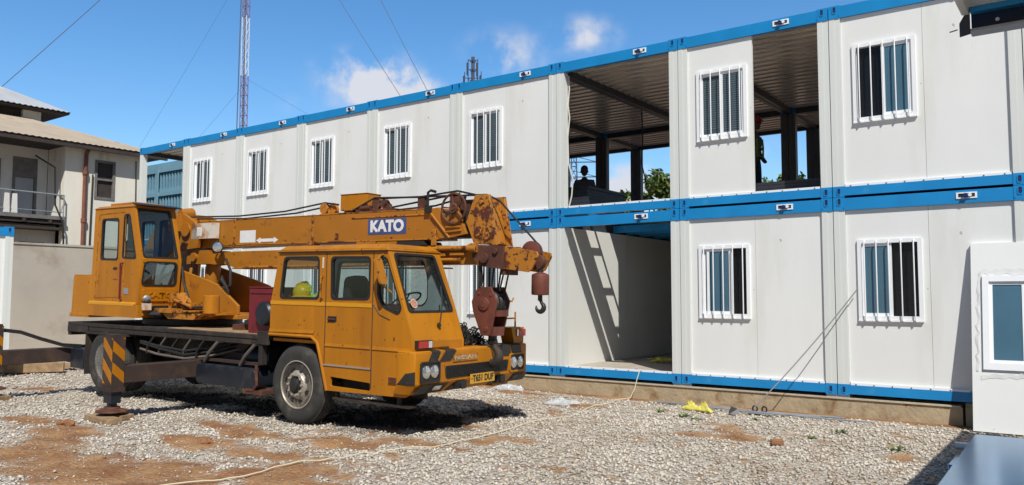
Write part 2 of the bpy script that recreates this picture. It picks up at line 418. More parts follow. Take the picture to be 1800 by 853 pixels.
# ------------------------------------------------------------------ mesh helpers
class B:
    """collects shapes into one mesh; .m is the current material index"""
    def __init__(self):
        self.bm = bmesh.new()
        self.m = 0
        self.X = Matrix.Identity(4)

    def v(self, p):
        return self.bm.verts.new(self.X @ Vector(p))

    def f(self, vs):
        try:
            fc = self.bm.faces.new(vs)
        except ValueError:
            return None
        fc.material_index = self.m
        return fc

    def box(self, a, b):
        x0, y0, z0 = a; x1, y1, z1 = b
        p = [self.v(q) for q in ((x0, y0, z0), (x1, y0, z0), (x1, y1, z0), (x0, y1, z0), (x0, y0, z1), (x1, y0, z1), (x1, y1, z1), (x0, y1, z1))]
        for q in ((3, 2, 1, 0), (4, 5, 6, 7), (0, 1, 5, 4), (1, 2, 6, 5), (2, 3, 7, 6), (3, 0, 4, 7)):
            self.f([p[i] for i in q])
        return self

    def hull(self, lo, hi):
        """two rings with the same count joined, capped"""
        a = [self.v(p) for p in lo]; b = [self.v(p) for p in hi]
        n = len(a)
        self.f(list(reversed(a))); self.f(b)
        for i in range(n):
            self.f([a[i], a[(i+1) % n], b[(i+1) % n], b[i]])
        return self

    def plate(self, outer, holes, fn, t):
        """flat outline with holes given in (a, b); fn(a, b, depth) -> point; thickness t"""
        loops = [list(outer)] + [list(h) for h in holes]
        pts = [p for l in loops for p in l]
        tris = tessellate_polygon([[Vector((p[0], p[1], 0)) for p in l] for l in loops])
        fr = [self.v(fn(p[0], p[1], 0)) for p in pts]
        bk = [self.v(fn(p[0], p[1], t)) for p in pts]
        for tr in tris:
            self.f([fr[i] for i in tr]); self.f([bk[i] for i in reversed(tr)])
        k = 0
        for l in loops:
            n = len(l)
            for i in range(n):
                j = (i+1) % n
                self.f([fr[k+i], fr[k+j], bk[k+j], bk[k+i]])
            k += n
        return self

    def tube(self, pts, r, seg=8, closed=False):
        pts = [Vector(p) for p in pts]
        n = len(pts)
        rr = r if isinstance(r, (list, tuple)) else [r]*n
        rings = []
        ref = None
        for i in range(n):
            if closed:
                d = pts[(i+1) % n] - pts[i-1]
            else:
                d = pts[min(i+1, n-1)] - pts[max(i-1, 0)]
            if d.length < 1e-9:
                d = Vector((0, 0, 1))
            d.normalize()
            if ref is None:
                ref = Vector((0, 0, 1)) if abs(d.z) < 0.9 else Vector((1, 0, 0))
            a = (ref - d*ref.dot(d))
            if a.length < 1e-6:
                a = d.orthogonal()
            a.normalize(); ref = a
            b = d.cross(a)
            rings.append([self.v(pts[i] + (a*math.cos(2*math.pi*k/seg) + b*math.sin(2*math.pi*k/seg))*rr[i]) for k in range(seg)])
        for i in range(n if closed else n-1):
            A, C = rings[i], rings[(i+1) % n]
            for k in range(seg):
                self.f([A[k], A[(k+1) % seg], C[(k+1) % seg], C[k]])
        if not closed:
            self.f(list(reversed(rings[0]))); self.f(rings[-1])
        return self

    def cyl(self, p0, p1, r, seg=20, r1=None):
        return self.tube([p0, p1], [r, r if r1 is None else r1], seg)

    def lathe(self, prof, c, axis, seg=32):
        """prof: (radius, offset along axis)"""
        c = Vector(c); d = Vector(axis).normalized()
        a = d.orthogonal().normalized(); b = d.cross(a)
        rings = []
        for r, h in prof:
            rings.append([self.v(c + d*h + (a*math.cos(2*math.pi*k/seg) + b*math.sin(2*math.pi*k/seg))*max(r, 1e-4)) for k in range(seg)])
        for i in range(len(prof)-1):
            for k in range(seg):
                self.f([rings[i][k], rings[i][(k+1) % seg], rings[i+1][(k+1) % seg], rings[i+1][k]])
        if prof[0][0] > 1e-3:
            self.f(list(reversed(rings[0])))
        if prof[-1][0] > 1e-3:
            self.f(rings[-1])
        return self

    def blob(self, c, r, sub=2, jit=0.0, seed=0):
        c = Vector(c)
        r = Vector((r, r, r)) if isinstance(r, (int, float)) else Vector(r)
        res = bmesh.ops.create_icosphere(self.bm, subdivisions=sub, radius=1)
        fs = set()
        for v in res['verts']:
            k = 1 + jit*noise.noise(v.co*1.7 + Vector((seed, seed*2.1, 0)))
            v.co = self.X @ (c + Vector((v.co.x*r.x*k, v.co.y*r.y*k, v.co.z*r.z*k)))
            fs.update(v.link_faces)
        for f in fs:
            f.material_index = self.m
        return self

    def text(self, s, size, mtx, depth=0.006, bold=0.0, width=None):
        cu = bpy.data.curves.new('lettering', 'FONT')
        cu.body = s
        cu.size = size
        cu.extrude = depth/2
        cu.offset = bold
        cu.align_x = 'CENTER'; cu.align_y = 'CENTER'
        ob = bpy.data.objects.new('lettering', cu)
        COL.objects.link(ob)
        bpy.context.view_layer.update()
        me = bpy.data.meshes.new_from_object(ob.evaluated_get(bpy.context.evaluated_depsgraph_get()))
        xs = [v.co.x for v in me.vertices]
        k = 1.0 if not width else width/(max(xs)-min(xs))
        base = len(self.bm.verts)
        vs = [self.v(mtx @ Vector((v.co.x*k, v.co.y, v.co.z))) for v in me.vertices]
        for p in me.polygons:
            self.f([vs[i] for i in p.vertices])
        bpy.data.objects.remove(ob); bpy.data.curves.remove(cu); bpy.data.meshes.remove(me)
        return self

    def mesh(self, name, mats, smooth=38):
        bmesh.ops.recalc_face_normals(self.bm, faces=self.bm.faces)
        me = bpy.data.meshes.new(name)
        self.bm.to_mesh(me); self.bm.free()
        for k in (mats if isinstance(mats, (list, tuple)) else [mats]):
            me.materials.append(M[k])
        if smooth:
            me.polygons.foreach_set('use_smooth', [True]*len(me.polygons))
            me.set_sharp_from_angle(angle=R(smooth))
        return me


def link(name, me, parent=None, loc=None, bev=0):
    o = bpy.data.objects.new(name, me)
    COL.objects.link(o)
    if parent is not None:
        o.parent = parent
    if loc is not None:
        o.location = loc
    if bev:
        bv = o.modifiers.new('bevel', 'BEVEL')
        bv.width = bev; bv.segments = 2; bv.limit_method = 'ANGLE'; bv.angle_limit = R(40)
    return o


def obj(name, b, mats, parent=None, loc=None, bev=0, smooth=38):
    return link(name, b.mesh(name, mats, smooth), parent, loc, bev)


def tag(o, label, cat=None, group=None, kind=None):
    o['label'] = label
    if cat: o['category'] = cat
    if group: o['group'] = group
    if kind: o['kind'] = kind
    return o


def thing(name, label, cat, loc=(0, 0, 0), rz=0.0, group=None):
    o = bpy.data.objects.new(name, None)
    o.empty_display_size = 0.2
    COL.objects.link(o)
    o.location = loc
    o.rotation_euler = (0, 0, rz)
    return tag(o, label, cat, group)


def copy_tree(o, parent=None):
    c = o.copy()
    COL.objects.link(c)
    c.parent = parent
    for ch in list(o.children):
        copy_tree(ch, c)
    return c


def rrect(x0, y0, x1, y1, r, n=4):
    out = []
    for cx, cy, a0 in ((x1-r, y1-r, 0), (x0+r, y1-r, 90), (x0+r, y0+r, 180), (x1-r, y0+r, 270)):
        for k in range(n+1):
            a = R(a0 + 90*k/n)
            out.append((cx + r*math.cos(a), cy + r*math.sin(a)))
    return out


def rpoly(pts, r, n=4):
    """polygon with rounded corners"""
    out = []
    N = len(pts)
    for i in range(N):
        p0, p, p1 = Vector(pts[i-1]), Vector(pts[i]), Vector(pts[(i+1) % N])
        a = (p0-p); b = (p1-p)
        k = min(r, a.length*0.45, b.length*0.45)
        A = p + a.normalized()*k; C = p + b.normalized()*k
        for j in range(n+1):
            t = j/n
            q = A*(1-t)**2 + p*2*t*(1-t) + C*t*t
            out.append((q.x, q.y))
    return out


def grow(poly, d):
    """push an outline outwards from its centre by about d"""
    cx = sum(p[0] for p in poly)/len(poly); cy = sum(p[1] for p in poly)/len(poly)
    w = max(p[0] for p in poly)-min(p[0] for p in poly); h = max(p[1] for p in poly)-min(p[1] for p in poly)
    return [(cx+(p[0]-cx)*(1+2*d/w), cy+(p[1]-cy)*(1+2*d/h)) for p in poly]


# ------------------------------------------------------------------ ground
GZ = -0.30
TRUCK_O = Vector((-5.56, -4.17, -0.30))


def axis_steps(lo, f0, f1, hi, fine):
    a = list(np.arange(f0, f1, fine)) + [f1]
    s, x = fine, f1
    while x < hi:
        s *= 1.35; x += s; a.append(min(x, hi))
    s, x = fine, f0
    b = []
    while x > lo:
        s *= 1.35; x -= s; b.append(max(x, lo))
    return b[::-1] + a


EARTH = [(-4.6, -8.3, 1.5, 0.7), (-6.3, -8.2, 1.1, 0.45), (-4.6, -6.75, 0.9, 0.28), (-3.4, -7.4, 0.8, 0.4), (-7.6, -7.3, 0.55, 0.25), (-4.15, -5.85, 0.55, 0.35),
         (-5.6, -6.9, 0.45, 0.2), (-3.3, -5.25, 0.45, 0.14), (-2.6, -4.4, 0.25, 0.12), (-2.3, -8.2, 1.0, 0.3), (-6.4, -6.0, 0.5, 0.16), (-8.8, -7.2, 0.6, 0.2),
         (-3.9, -4.0, 0.5, 0.12), (-3.5, -1.3, 0.5, 0.18), (-5.4, -0.6, 0.9, 0.25), (0.1, -2.1, 0.25, 0.06), (-1.0, -1.9, 0.2, 0.06), (-1.4, -5.5, 0.2, 0.08)]


def earth_amount(x, y):
    m = 0.0
    n = noise.fractal(Vector((x*1.4, y*1.4, 3.1)), 1.0, 2.0, 5)
    nf = noise.fractal(Vector((x*4.5, y*4.5, 6.1)), 1.0, 2.0, 4)
    for cx, cy, rx, ry in EARTH:
        d = math.hypot((x-cx)/rx, (y-cy)/ry)
        m = max(m, 1.2 - d + 0.8*n + 0.55*nf)
    n2 = noise.fractal(Vector((x*0.9+7, y*0.9, 1.7)), 1.0, 2.0, 5)
    m = max(m, (n2-0.43)*2.6)
    n3 = noise.fractal(Vector((x*5.1, y*5.1, 4.4)), 1.0, 2.0, 3)
    m = max(m, (n3-0.44)*1.6)
    if y > -0.25:
        m = max(m, 0.5)
    return min(1.0, max(0.0, m*2.2))


DARK_PATCHES = [(-6.9, -4.3, 1.3, 0.75), (-5.3, -4.2, 1.2, 0.95), (-8.6, -4.4, 1.0, 0.7), (-4.4, -4.2, 0.75, 0.85), (-4.3, -2.9, 0.5, 0.5), (-9.9, -4.6, 0.7, 0.5)]  # centres and radii of the near-black ground patches


def dark_patch_amount(x, y):
    """irregular near-black patches of the ground beneath the crane"""
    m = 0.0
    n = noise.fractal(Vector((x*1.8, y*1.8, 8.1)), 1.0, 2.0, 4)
    for cx, cy, rx, ry in DARK_PATCHES:
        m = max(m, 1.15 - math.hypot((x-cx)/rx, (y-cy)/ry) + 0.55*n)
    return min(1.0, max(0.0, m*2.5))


def ground_h(x, y):
    h = 0.035*noise.fractal(Vector((x*0.7, y*0.7, 0)), 1.0, 2.0, 4) + 0.012*noise.noise(Vector((x*4, y*4, 2)))
    e = 0.0
    if abs(x+5) < 5 and -9.5 < y < -5.3:
        e = 0.035*noise.noise(Vector((x*2.2, y*3.0, 9))) + 0.02*noise.noise(Vector((x*6, y*6, 4)))
    h += e
    # level where wheels, pads and the plinth stand
    for cx, cy, r in ((-5.5, -5.2, 0.5), (-5.6, -3.1, 0.6), (-10.5, -5.3, 0.8), (-7.95, -6.5, 0.7), (-11.7, -6.6, 0.6)):
        d = math.hypot(x-cx, y-cy)/r
        if d < 1.5:
            k = max(0.0, min(1.0, 1.5-d)); h *= (1-k)
    if y > -0.5:
        h *= max(0.0, min(1.0, (-y)/0.5))
    return GZ + h


def build_ground():
    xs = axis_steps(-900, -17.0, 3.2, 700, 0.07)
    ys = axis_steps(-400, -9.6, 0.3, 1200, 0.07)
    nx, ny = len(xs), len(ys)
    co, dirt, dark_patch = [], [], []
    for y in ys:
        for x in xs:
            near = -24 < x < 8 and -14 < y < 3
            if near:
                co.append((x, y, ground_h(x, y)))
                dirt.append(earth_amount(x, y)); dark_patch.append(dark_patch_amount(x, y))
            else:
                co.append((x, y, GZ)); dirt.append(0.6); dark_patch.append(0.0)
    fc = []
    for j in range(ny-1):
        for i in range(nx-1):
            a = j*nx+i
            fc.append((a, a+1, a+nx+1, a+nx))
    me = bpy.data.meshes.new('ground')
    me.from_pydata(co, [], fc)
    at = me.attributes.new('dirt', 'FLOAT', 'POINT')
    at.data.foreach_set('value', dirt)
    me.attributes.new('dark_patch', 'FLOAT', 'POINT').data.foreach_set('value', dark_patch)
    me.materials.append(M['ground'])
    me.polygons.foreach_set('use_smooth', [True]*len(me.polygons))
    o = link('ground', me)
    tag(o, 'pale crushed stone ground with patches of bare reddish earth', kind='structure')


build_ground()


def build_gravel():
    rng = np.random.default_rng(3)
    cx, cy = 3.156, -12.33
    pts = []
    for r0, r1, dens, s0, s1 in ((4.8, 8.0, 640, 0.009, 0.031), (8.0, 11.5, 430, 0.011, 0.033), (11.5, 16, 190, 0.016, 0.036), (16, 27, 60, 0.024, 0.045)):
        a0, a1 = R(-36.3-36), R(-36.3+36)
        n = int(dens*(a1-a0)/2*(r1**2-r0**2))
        r = np.sqrt(rng.uniform(r0**2, r1**2, n)); a = rng.uniform(a0, a1, n)
        x = cx + r*np.sin(a); y = cy + r*np.cos(a)
        s = s0+(s1-s0)*rng.beta(1.3, 2.2, n)
        pts.append(np.stack([x, y, s], 1))
    pts = np.concatenate(pts)
    keep = []
    for x, y, s in pts:
        if y > -0.3 and x > -19.4:
            continue
        if x < -24.7:
            continue
        e = earth_amount(x, y)
        if random.random() < e*0.84:
            continue
        if e > 0.5:
            s *= random.uniform(0.35, 0.85)
        keep.append((x, y, ground_h(x, y), s))
    P = np.array(keep)
    n = len(P)
    base = np.array([(1, 0, 0), (-1, 0, 0), (0, 1, 0), (0, -1, 0), (0, 0, 1), (0, 0, -1), (0.7, 0.7, 0.5), (-0.7, -0.6, 0.5)])
    base = np.array([(1, .2, 0), (-.9, .3, .1), (.1, 1, 0), (-.1, -1, .1), (0, .1, .8), (.1, 0, -.6)])
    F = np.array([(0, 2, 4), (2, 1, 4), (1, 3, 4), (3, 0, 4), (2, 0, 5), (1, 2, 5), (3, 1, 5), (0, 3, 5)])
    V = np.repeat(base[None], n, 0) * rng.uniform(0.55, 1.35, (n, 6, 1)) + rng.normal(0, 0.12, (n, 6, 3))
    V[:, :, 2] *= rng.uniform(0.55, 1.0, (n, 1))
    ang = rng.uniform(0, 6.283, n)
    c, s = np.cos(ang)[:, None], np.sin(ang)[:, None]
    tl = rng.normal(0, 0.4, n)[:, None]
    x, y, z = V[:, :, 0].copy(), V[:, :, 1].copy(), V[:, :, 2].copy()
    y, z = y*np.cos(tl)-z*np.sin(tl), y*np.sin(tl)+z*np.cos(tl)
    V = np.stack([x*c-y*s, x*s+y*c, z], 2)*P[:, None, 3:4]
    V[:, :, :2] += P[:, None, :2]
    V[:, :, 2] += (P[:, 2]+P[:, 3]*0.35)[:, None]
    faces = (F[None]+np.arange(n)[:, None, None]*6).reshape(-1, 3)
    me = bpy.data.meshes.new('gravel')
    me.vertices.add(n*6); me.vertices.foreach_set('co', V.reshape(-1))
    nf = len(faces)
    me.loops.add(nf*3); me.loops.foreach_set('vertex_index', faces.reshape(-1).astype(np.int32))
    me.polygons.add(nf); me.polygons.foreach_set('loop_start', np.arange(0, nf*3, 3, dtype=np.int32))
    me.update(calc_edges=True)
    at = me.attributes.new('tone', 'FLOAT', 'POINT')
    at.data.foreach_set('value', np.repeat(np.clip(rng.beta(2.6, 1.9, n)+0.34*np.array([noise.fractal(Vector((p[0]*0.8, p[1]*0.8, 5)), 1.0, 2.0, 4) for p in P])-0.28*np.array([earth_amount(p[0], p[1]) for p in P]), 0, 1), 6).astype(np.float32))
    dark_patch = [dark_patch_amount(p[0], p[1]) for p in P]
    me.attributes.new('dark_patch', 'FLOAT', 'POINT').data.foreach_set('value', np.repeat(np.array(dark_patch), 6).astype(np.float32))
    me.materials.append(M['stone'])
    tag(link('gravel', me), 'pale crushed stones covering the yard', kind='stuff')


build_gravel()

# ------------------------------------------------------------------ site cabins (stacked container modules)
W, H, D = 2.4487, 2.896, 6.055
MW = 2.436
X0 = (W-MW)/2
_cache = {}


def cached(key, fn):
    if key not in _cache:
        _cache[key] = fn()
    return _cache[key]


def m_top_rail():
    b = B()
    b.box((X0+0.16, 0, 2.70), (X0+MW-0.16, 0.09, 2.880))
    b.m = 2
    for y in (D-0.09,):
        b.box((X0+0.16, y, 2.70), (X0+MW-0.16, y+0.09, 2.880))
    for x in (X0, X0+MW-0.09):
        b.box((x+0.004, 0.16, 2.70), (x+0.086, D-0.16, 2.880))
    b.m = 0
    for x in (X0, X0+MW-0.16):
        for y in (-0.006, D-0.154):
            b.box((x, y, 2.698), (x+0.16, y+0.16, 2.893))
    b.m = 1
    for x in (X0+0.085, X0+MW-0.085):
        b.plate(rrect(x-0.021, 2.785, x+0.021, 2.872, 0.02), [], lambda a, c, t: (a, -0.0085+t, c), 0.004)
    for x in (X0+0.147, X0+MW-0.147):
        b.box((x-0.006, -0.0085, 2.722), (x+0.006, -0.004, 2.734))
    b.m = 0
    for x in (X0+0.085, X0+MW-0.085):
        b.plate(rrect(x-0.033, 2.770, x+0.024, 2.876, 0.02), [rrect(x-0.021, 2.785, x+0.021, 2.872, 0.02)], lambda a, c, t: (a, -0.0135+t, c), 0.008)
    return b.mesh('roof_frame', ['blue', 'slot', 'dark_steel'])


def m_bottom_rail():
    b = B()
    b.box((X0+0.16, 0, 0.022), (X0+MW-0.16, 0.05, 0.152))
    b.box((X0+0.16, D-0.10, 0.022), (X0+MW-0.16, D, 0.152))
    for x in (X0+0.004, X0+MW-0.086):
        b.box((x, 0.16, 0.022), (x+0.082, D-0.16, 0.152))
    for x in (X0, X0+MW-0.16):
        for y in (-0.006, D-0.154):
            b.box((x, y, 0.003), (x+0.16, y+0.16, 0.160))
    b.m = 1
    for x in (X0+0.085, X0+MW-0.085):
        b.plate(rrect(x-0.021, 0.042, x+0.021, 0.128, 0.02), [], lambda a, c, t: (a, -0.0085+t, c), 0.004)
    b.m = 0
    for x in (X0+0.085, X0+MW-0.085):
        b.plate(rrect(x-0.033, 0.028, x+0.024, 0.132, 0.02), [rrect(x-0.021, 0.042, x+0.021, 0.128, 0.02)], lambda a, c, t: (a, -0.0135+t, c), 0.008)
    return b.mesh('floor_frame', ['blue', 'slot'])


def m_post():
    b = B()
    b.box((0, 0.002, 0.161), (0.078, 0.15, 2.697))
    b.box((0.0785, 0.007, 0.161), (0.157, 0.15, 2.697))
    return b.mesh('corner_post', ['white_post'])


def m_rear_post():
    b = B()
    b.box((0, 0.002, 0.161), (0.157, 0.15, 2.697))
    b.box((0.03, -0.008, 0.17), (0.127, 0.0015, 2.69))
    return b.mesh('corner_post', ['post_backlit'])  # backlit shade of the rear posts put into their colour


def m_sill():
    b = B()
    b.box((X0+0.175, 0.006, 0.1525), (X0+MW-0.175, 0.05, 0.186))
    b.m = 1
    for k in range(9):
        x = X0+0.25+k*(MW-0.5)/8
        b.box((x-0.008, -0.001, 0.155), (x+0.008, 0.008, 0.171))
    return b.mesh('sill_flashing', ['white_trim', 'screw'])


WIN = (0.32, 1.10, 1.17, 2.255)       # window opening in a panel, from the joint: x0, z0, x1, z1
PJ = 1.26


def m_panel(x0, x1, win):
    b = B()
    holes = []
    if win:
        holes = [[(WIN[0]+0.03, WIN[1]+0.03), (WIN[2]-0.03, WIN[1]+0.03), (WIN[2]-0.03, WIN[3]-0.03), (WIN[0]+0.03, WIN[3]-0.03)]]
    b.plate([(x0, 0.187), (x1, 0.187), (x1, 2.699), (x0, 2.699)], holes, lambda a, c, t: (a, 0.040+t, c), 0.05)
    return b.mesh('wall_panel', ['white_panel'])


def m_window_frame(kind):
    b = B()
    x0, z0, x1, z1 = 0, 0, WIN[2]-WIN[0], WIN[3]-WIN[1]
    b.plate([(x0, z0), (x1, z0), (x1, z1), (x0, z1)], [[(x0+0.055, z0+0.055), (x1-0.055, z0+0.055), (x1-0.055, z1-0.055), (x0+0.055, z1-0.055)]],
            lambda a, c, t: (a, -0.012+t, c), 0.075)
    xm = x1/2
    s = 0.042
    if kind == 'left_open':          # both sashes pushed to the right
        spans = [(xm-0.03, x1-0.055, 0.012), (xm+0.0, x1-0.055, 0.04)]
    elif kind == 'right_open':
        spans = [(0.055, xm+0.03, 0.012), (0.055, xm, 0.04)]
    elif kind == 'mid':
        spans = [(0.13, xm+0.12, 0.012), (0.055, xm, 0.04)]
    else:
        spans = [(xm-0.02, x1-0.055, 0.012), (0.055, xm+0.02, 0.04)]
    for a0, a1, y in spans:
        b.plate([(a0, 0.055), (a1, 0.055), (a1, z1-0.055), (a0, z1-0.055)], [[(a0+s, 0.055+s), (a1-s, 0.055+s), (a1-s, z1-0.055-s), (a0+s, z1-0.055-s)]],
                lambda a, c, t, y=y: (a, y+t, c), 0.024)
    return b.mesh('window', ['white_trim']), spans, s, z1


def m_pane(span, s, z1, slats, low=1.0):
    a0, a1, y = span
    b = B()
    b.box((a0+s, y+0.010, 0.055+s), (a1-s, y+0.014, z1-0.055-s))
    if slats:
        b.m = 1
        n = 26
        for k in range(n):
            z = 0.055+s+(k+0.5)*(z1-0.11-2*s)/n
            if (k+0.5)/n < 1-low:
                continue
            b.box((a0+s, y+0.0085, z-0.007), (a1-s, y+0.0098, z+0.007))
    return b.mesh('pane', ['pane' if slats else 'pane_clear', 'blind'])


def m_grille():
    b = B()
    w, h = WIN[2]-WIN[0], WIN[3]-WIN[1]
    for k in range(5):
        x = 0.10+k*(w-0.20)/4
        b.tube([(x, -0.013, h-0.02), (x, -0.042, h-0.03), (x, -0.048, h-0.06), (x, -0.048, 0.03), (x, -0.042, -0.01), (x, -0.013, -0.012)], 0.0095, 6)
    b.box((0.0, -0.022, -0.022), (w, 0.03, -0.001))
    return b.mesh('grille', ['white_trim'])


def m_socket():
    b = B()
    x = 1.74
    b.plate([(x-0.125, 2.762), (x+0.125, 2.762), (x+0.125, 2.848), (x-0.125, 2.848)], [[(x-0.10, 2.780), (x+0.10, 2.780), (x+0.10, 2.832), (x-0.10, 2.832)]],
            lambda a, c, t: (a, -0.012+t, c), 0.012)
    b.m = 1
    b.box((x-0.10, -0.003, 2.780), (x+0.10, -0.001, 2.832))
    b.m = 2
    b.cyl((x-0.01, -0.05, 2.800), (x-0.01, -0.002, 2.803), 0.034, 12)
    b.m = 0
    b.cyl((x+0.042, -0.03, 2.808), (x+0.042, -0.002, 2.808), 0.023, 10)
    return b.mesh('cable_socket', ['white_trim', 'ink', 'slot'])


def m_roof():
    b = B()
    b.box((X0+0.09, 0.09, 2.83), (X0+MW-0.09, D-0.09, 2.872))
    b.m = 1
    n = 22
    for k in range(n):            # ribs of the sheet seen from below
        y = 0.12+k*(D-0.24)/n
        b.hull([(X0+0.09, y, 2.829), (X0+0.09, y+0.02, 2.812), (X0+0.09, y+0.14, 2.812), (X0+0.09, y+0.16, 2.829)],
               [(X0+MW-0.09, y, 2.829), (X0+MW-0.09, y+0.02, 2.812), (X0+MW-0.09, y+0.14, 2.812), (X0+MW-0.09, y+0.16, 2.829)])
    return b.mesh('roof_panel', ['white_post', 'ceiling'])


def m_floor(kind):
    b = B()
    xa, xb = X0+0.09, X0+MW-0.09
    if kind == 'solid':
        b.box((xa, 0.10, 0.10), (xb, D-0.10, 0.154))
    else:                          # boards missing towards the front: joists and noggings show
        b.box((xa, 0.145, 0.13), (xb, 0.60, 0.154))
        b.box((xa, 0.92, 0.125), (xb, 0.98, 0.154))
        b.box((xa, 1.55, 0.10), (xb, D-0.10, 0.154))
        for x in (0.10, 0.56, 1.04, 1.52, 2.0):
            b.box((x, 0.601, 0.13), (x+0.085, 0.919, 0.15))
    return b.mesh('floor_panel', ['floor_board' if kind == 'solid' else 'floor_board'])


def m_joists():
    b = B()
    xa, xb = X0+0.09, X0+MW-0.09
    for y in (1.95, 2.5, 3.1, 3.8, 4.5, 5.2):
        b.box((xa, y, 2.72), (xb, y+0.07, 2.86))
    return b.mesh('roof_joists', ['blue'])


def m_side(x, y0, y1):
    b = B()
    n = 5
    for k in range(n):
        a = y0+(y1-y0)*k/n
        b.box((x, a+0.002, 0.156), (x+0.05, y0+(y1-y0)*(k+1)/n-0.002, 2.70))
    return b.mesh('side_wall', ['inner_panel'])


def m_back():
    b = B()
    b.box((X0+0.16, D-0.09, 0.156), (X0+MW-0.16, D-0.04, 2.698))
    return b.mesh('back_wall', ['inner_panel'])


def cabin(label, loc, front='window', sash='closed', back=True, left=False, right=False, floor='solid', roof=True, rz=0.0, slats=True, low=(1.0, 1.0)):
    t = thing('site_cabin', label, 'site cabin', loc, rz, 'white site cabins stacked in rows')
    link('roof_frame', cached('top', m_top_rail), t)
    link('floor_frame', cached('bottom', m_bottom_rail), t)
    pm = cached('post', m_post)
    for x, y in ((X0, 0), (X0+MW-0.157, 0), (X0, D-0.152), (X0+MW-0.157, D-0.152)):
        link('corner_post', pm if y == 0 else cached('rpost', m_rear_post), t, (x, y, 0))
    link('floor_panel', cached('floor'+floor, lambda: m_floor(floor)), t)
    if roof:
        link('roof_panel', cached('roof', m_roof), t)
    else:
        link('roof_joists', cached('joists', m_joists), t)
    link('sill_flashing', cached('sill', m_sill), t)
    link('cable_socket', cached('socket', m_socket), t)
    if back:
        link('back_wall', cached('back', m_back), t)
    if left:
        link('side_wall', cached('sideL', lambda: m_side(X0+0.09, 0.16, D-0.16)), t)
    if right:
        link('side_wall', cached('sideR', lambda: m_side(X0+MW-0.14, 0.16, D-0.16)), t)
    if front in ('window', 'half'):
        link('wall_panel', cached('pw', lambda: m_panel(0.166, PJ-0.002, True)), t)
        me, spans, s, z1 = cached('win'+sash, lambda: m_window_frame(sash))
        w = link('window', me, t, (WIN[0], 0.02, WIN[1]))
        for i, sp in enumerate(spans):
            link('pane', cached('pane'+sash+str(i)+str(slats)+str(low[i % 2]), lambda: m_pane(sp, s, z1, slats, low[i % 2])), w)
        hole = {'left_open': (0.06, 0.40), 'right_open': (0.45, 0.79), 'mid': (0.545, 0.79)}.get(sash)
        if hole:
            def m_infill():
                b = B(); b.box((hole[0], 0.066, 0.056), (hole[1], 0.069, z1-0.056))  # dark sheet filling the open half so it reads black
                return b.mesh('dark_infill', ['dark_sheet'])
            link('dark_infill', cached('infill'+sash, m_infill), w)
        link('grille', cached('grille', m_grille), w)
    if front == 'window':
        link('wall_panel', cached('pp', lambda: m_panel(PJ+0.002, W-0.166, False)), t)
    return t


def jx(k):               # world x of the left joint of the bay k (0 is the bay left of the joint used as origin)
    return -(k+1)*W


cabin('upper cabin cut off by the right edge, only its left post showing', (jx(-2), 0, H), 'window')
cabin('upper cabin nearest the right edge, window with its left half open and dark', (jx(-1), 0, H), 'window', 'left_open', slats=False, left=True)
cabin('upper cabin with one window panel and an open right half, worker in red helmet inside', (jx(0), 0, H), 'half', 'closed', back=False, right=True, low=(1.0, 0.92))
cabin('upper cabin with whole front open, stacked dark boards and a seated person inside', (jx(1), 0, H), 'open', back=False, floor='open')
cabin('upper cabin with barred window directly left of the wide open cabin', (jx(2), 0, H), 'window', 'closed', back=False, low=(0.7, 1.0))
cabin('upper windowed cabin, second to the left of the wide open cabin', (jx(3), 0, H), 'window', 'closed', back=False, left=True)
cabin('upper windowed cabin, third to the left of the wide open cabin', (jx(4), 0, H), 'window', 'closed', low=(0.85, 0.6))
cabin('upper windowed cabin, fourth to the left of the wide open cabin', (jx(5), 0, H), 'window', 'closed', low=(1.0, 0.8))
cabin('upper windowed cabin beside the open cabin at the far left end of the row', (jx(6), 0, H), 'window', 'closed', left=True)
cabin('open upper cabin at the far left end of the row, blue louvred building showing through', (jx(7), 0, H), 'open', back=False)
cabin('lower cabin at the right edge, hidden behind the leaning window panel', (jx(-2), 0, 0), 'window')
cabin('lower cabin beside the leaning panel, thin rope tied to its barred window', (jx(-1), 0, 0), 'window', 'right_open', slats=False, right=True)
cabin('lower cabin right of the open doorway bay, its window half open and black', (jx(0), 0, 0), 'window', 'mid', slats=False, left=True)
cabin('lower cabin with open front, sunlight stripes on its inner wall', (jx(1), 0, 0), 'open', left=True, roof=False)
cabin('lower cabin behind the front bumper and hook of the crane', (jx(2), 0, 0), 'window', 'closed')
for k, t in ((3, 'lower cabin behind the front half of the crane driver cab'), (4, 'lower cabin behind the rear half of the crane driver cab'),
             (5, 'lower cabin showing under the crane boom behind the red box'), (6, 'lower cabin behind the slewing column of the crane'),
             (7, 'lower cabin at the far left end of the row, behind the upper operator cab')):
    cabin(t, (jx(k), 0, 0), 'window', 'closed', left=(k == 7))
# a cabin beside the yard wall at the left edge, turned a quarter, and one out of frame on the right whose shade lies on the gravel
cabin('white cabin corner with blue top rail cut off by the left edge', (-15.5, -4.92-W, 0.0), 'window', left=True, right=True, rz=R(90))
cabin('white cabin right of the blue sheets, outside the right edge, shading the gravel', (3.43, -8.30, GZ+0.02), 'window', right=True, left=True)

# corridor frames behind the see-through upper cabins
CD = 1.95


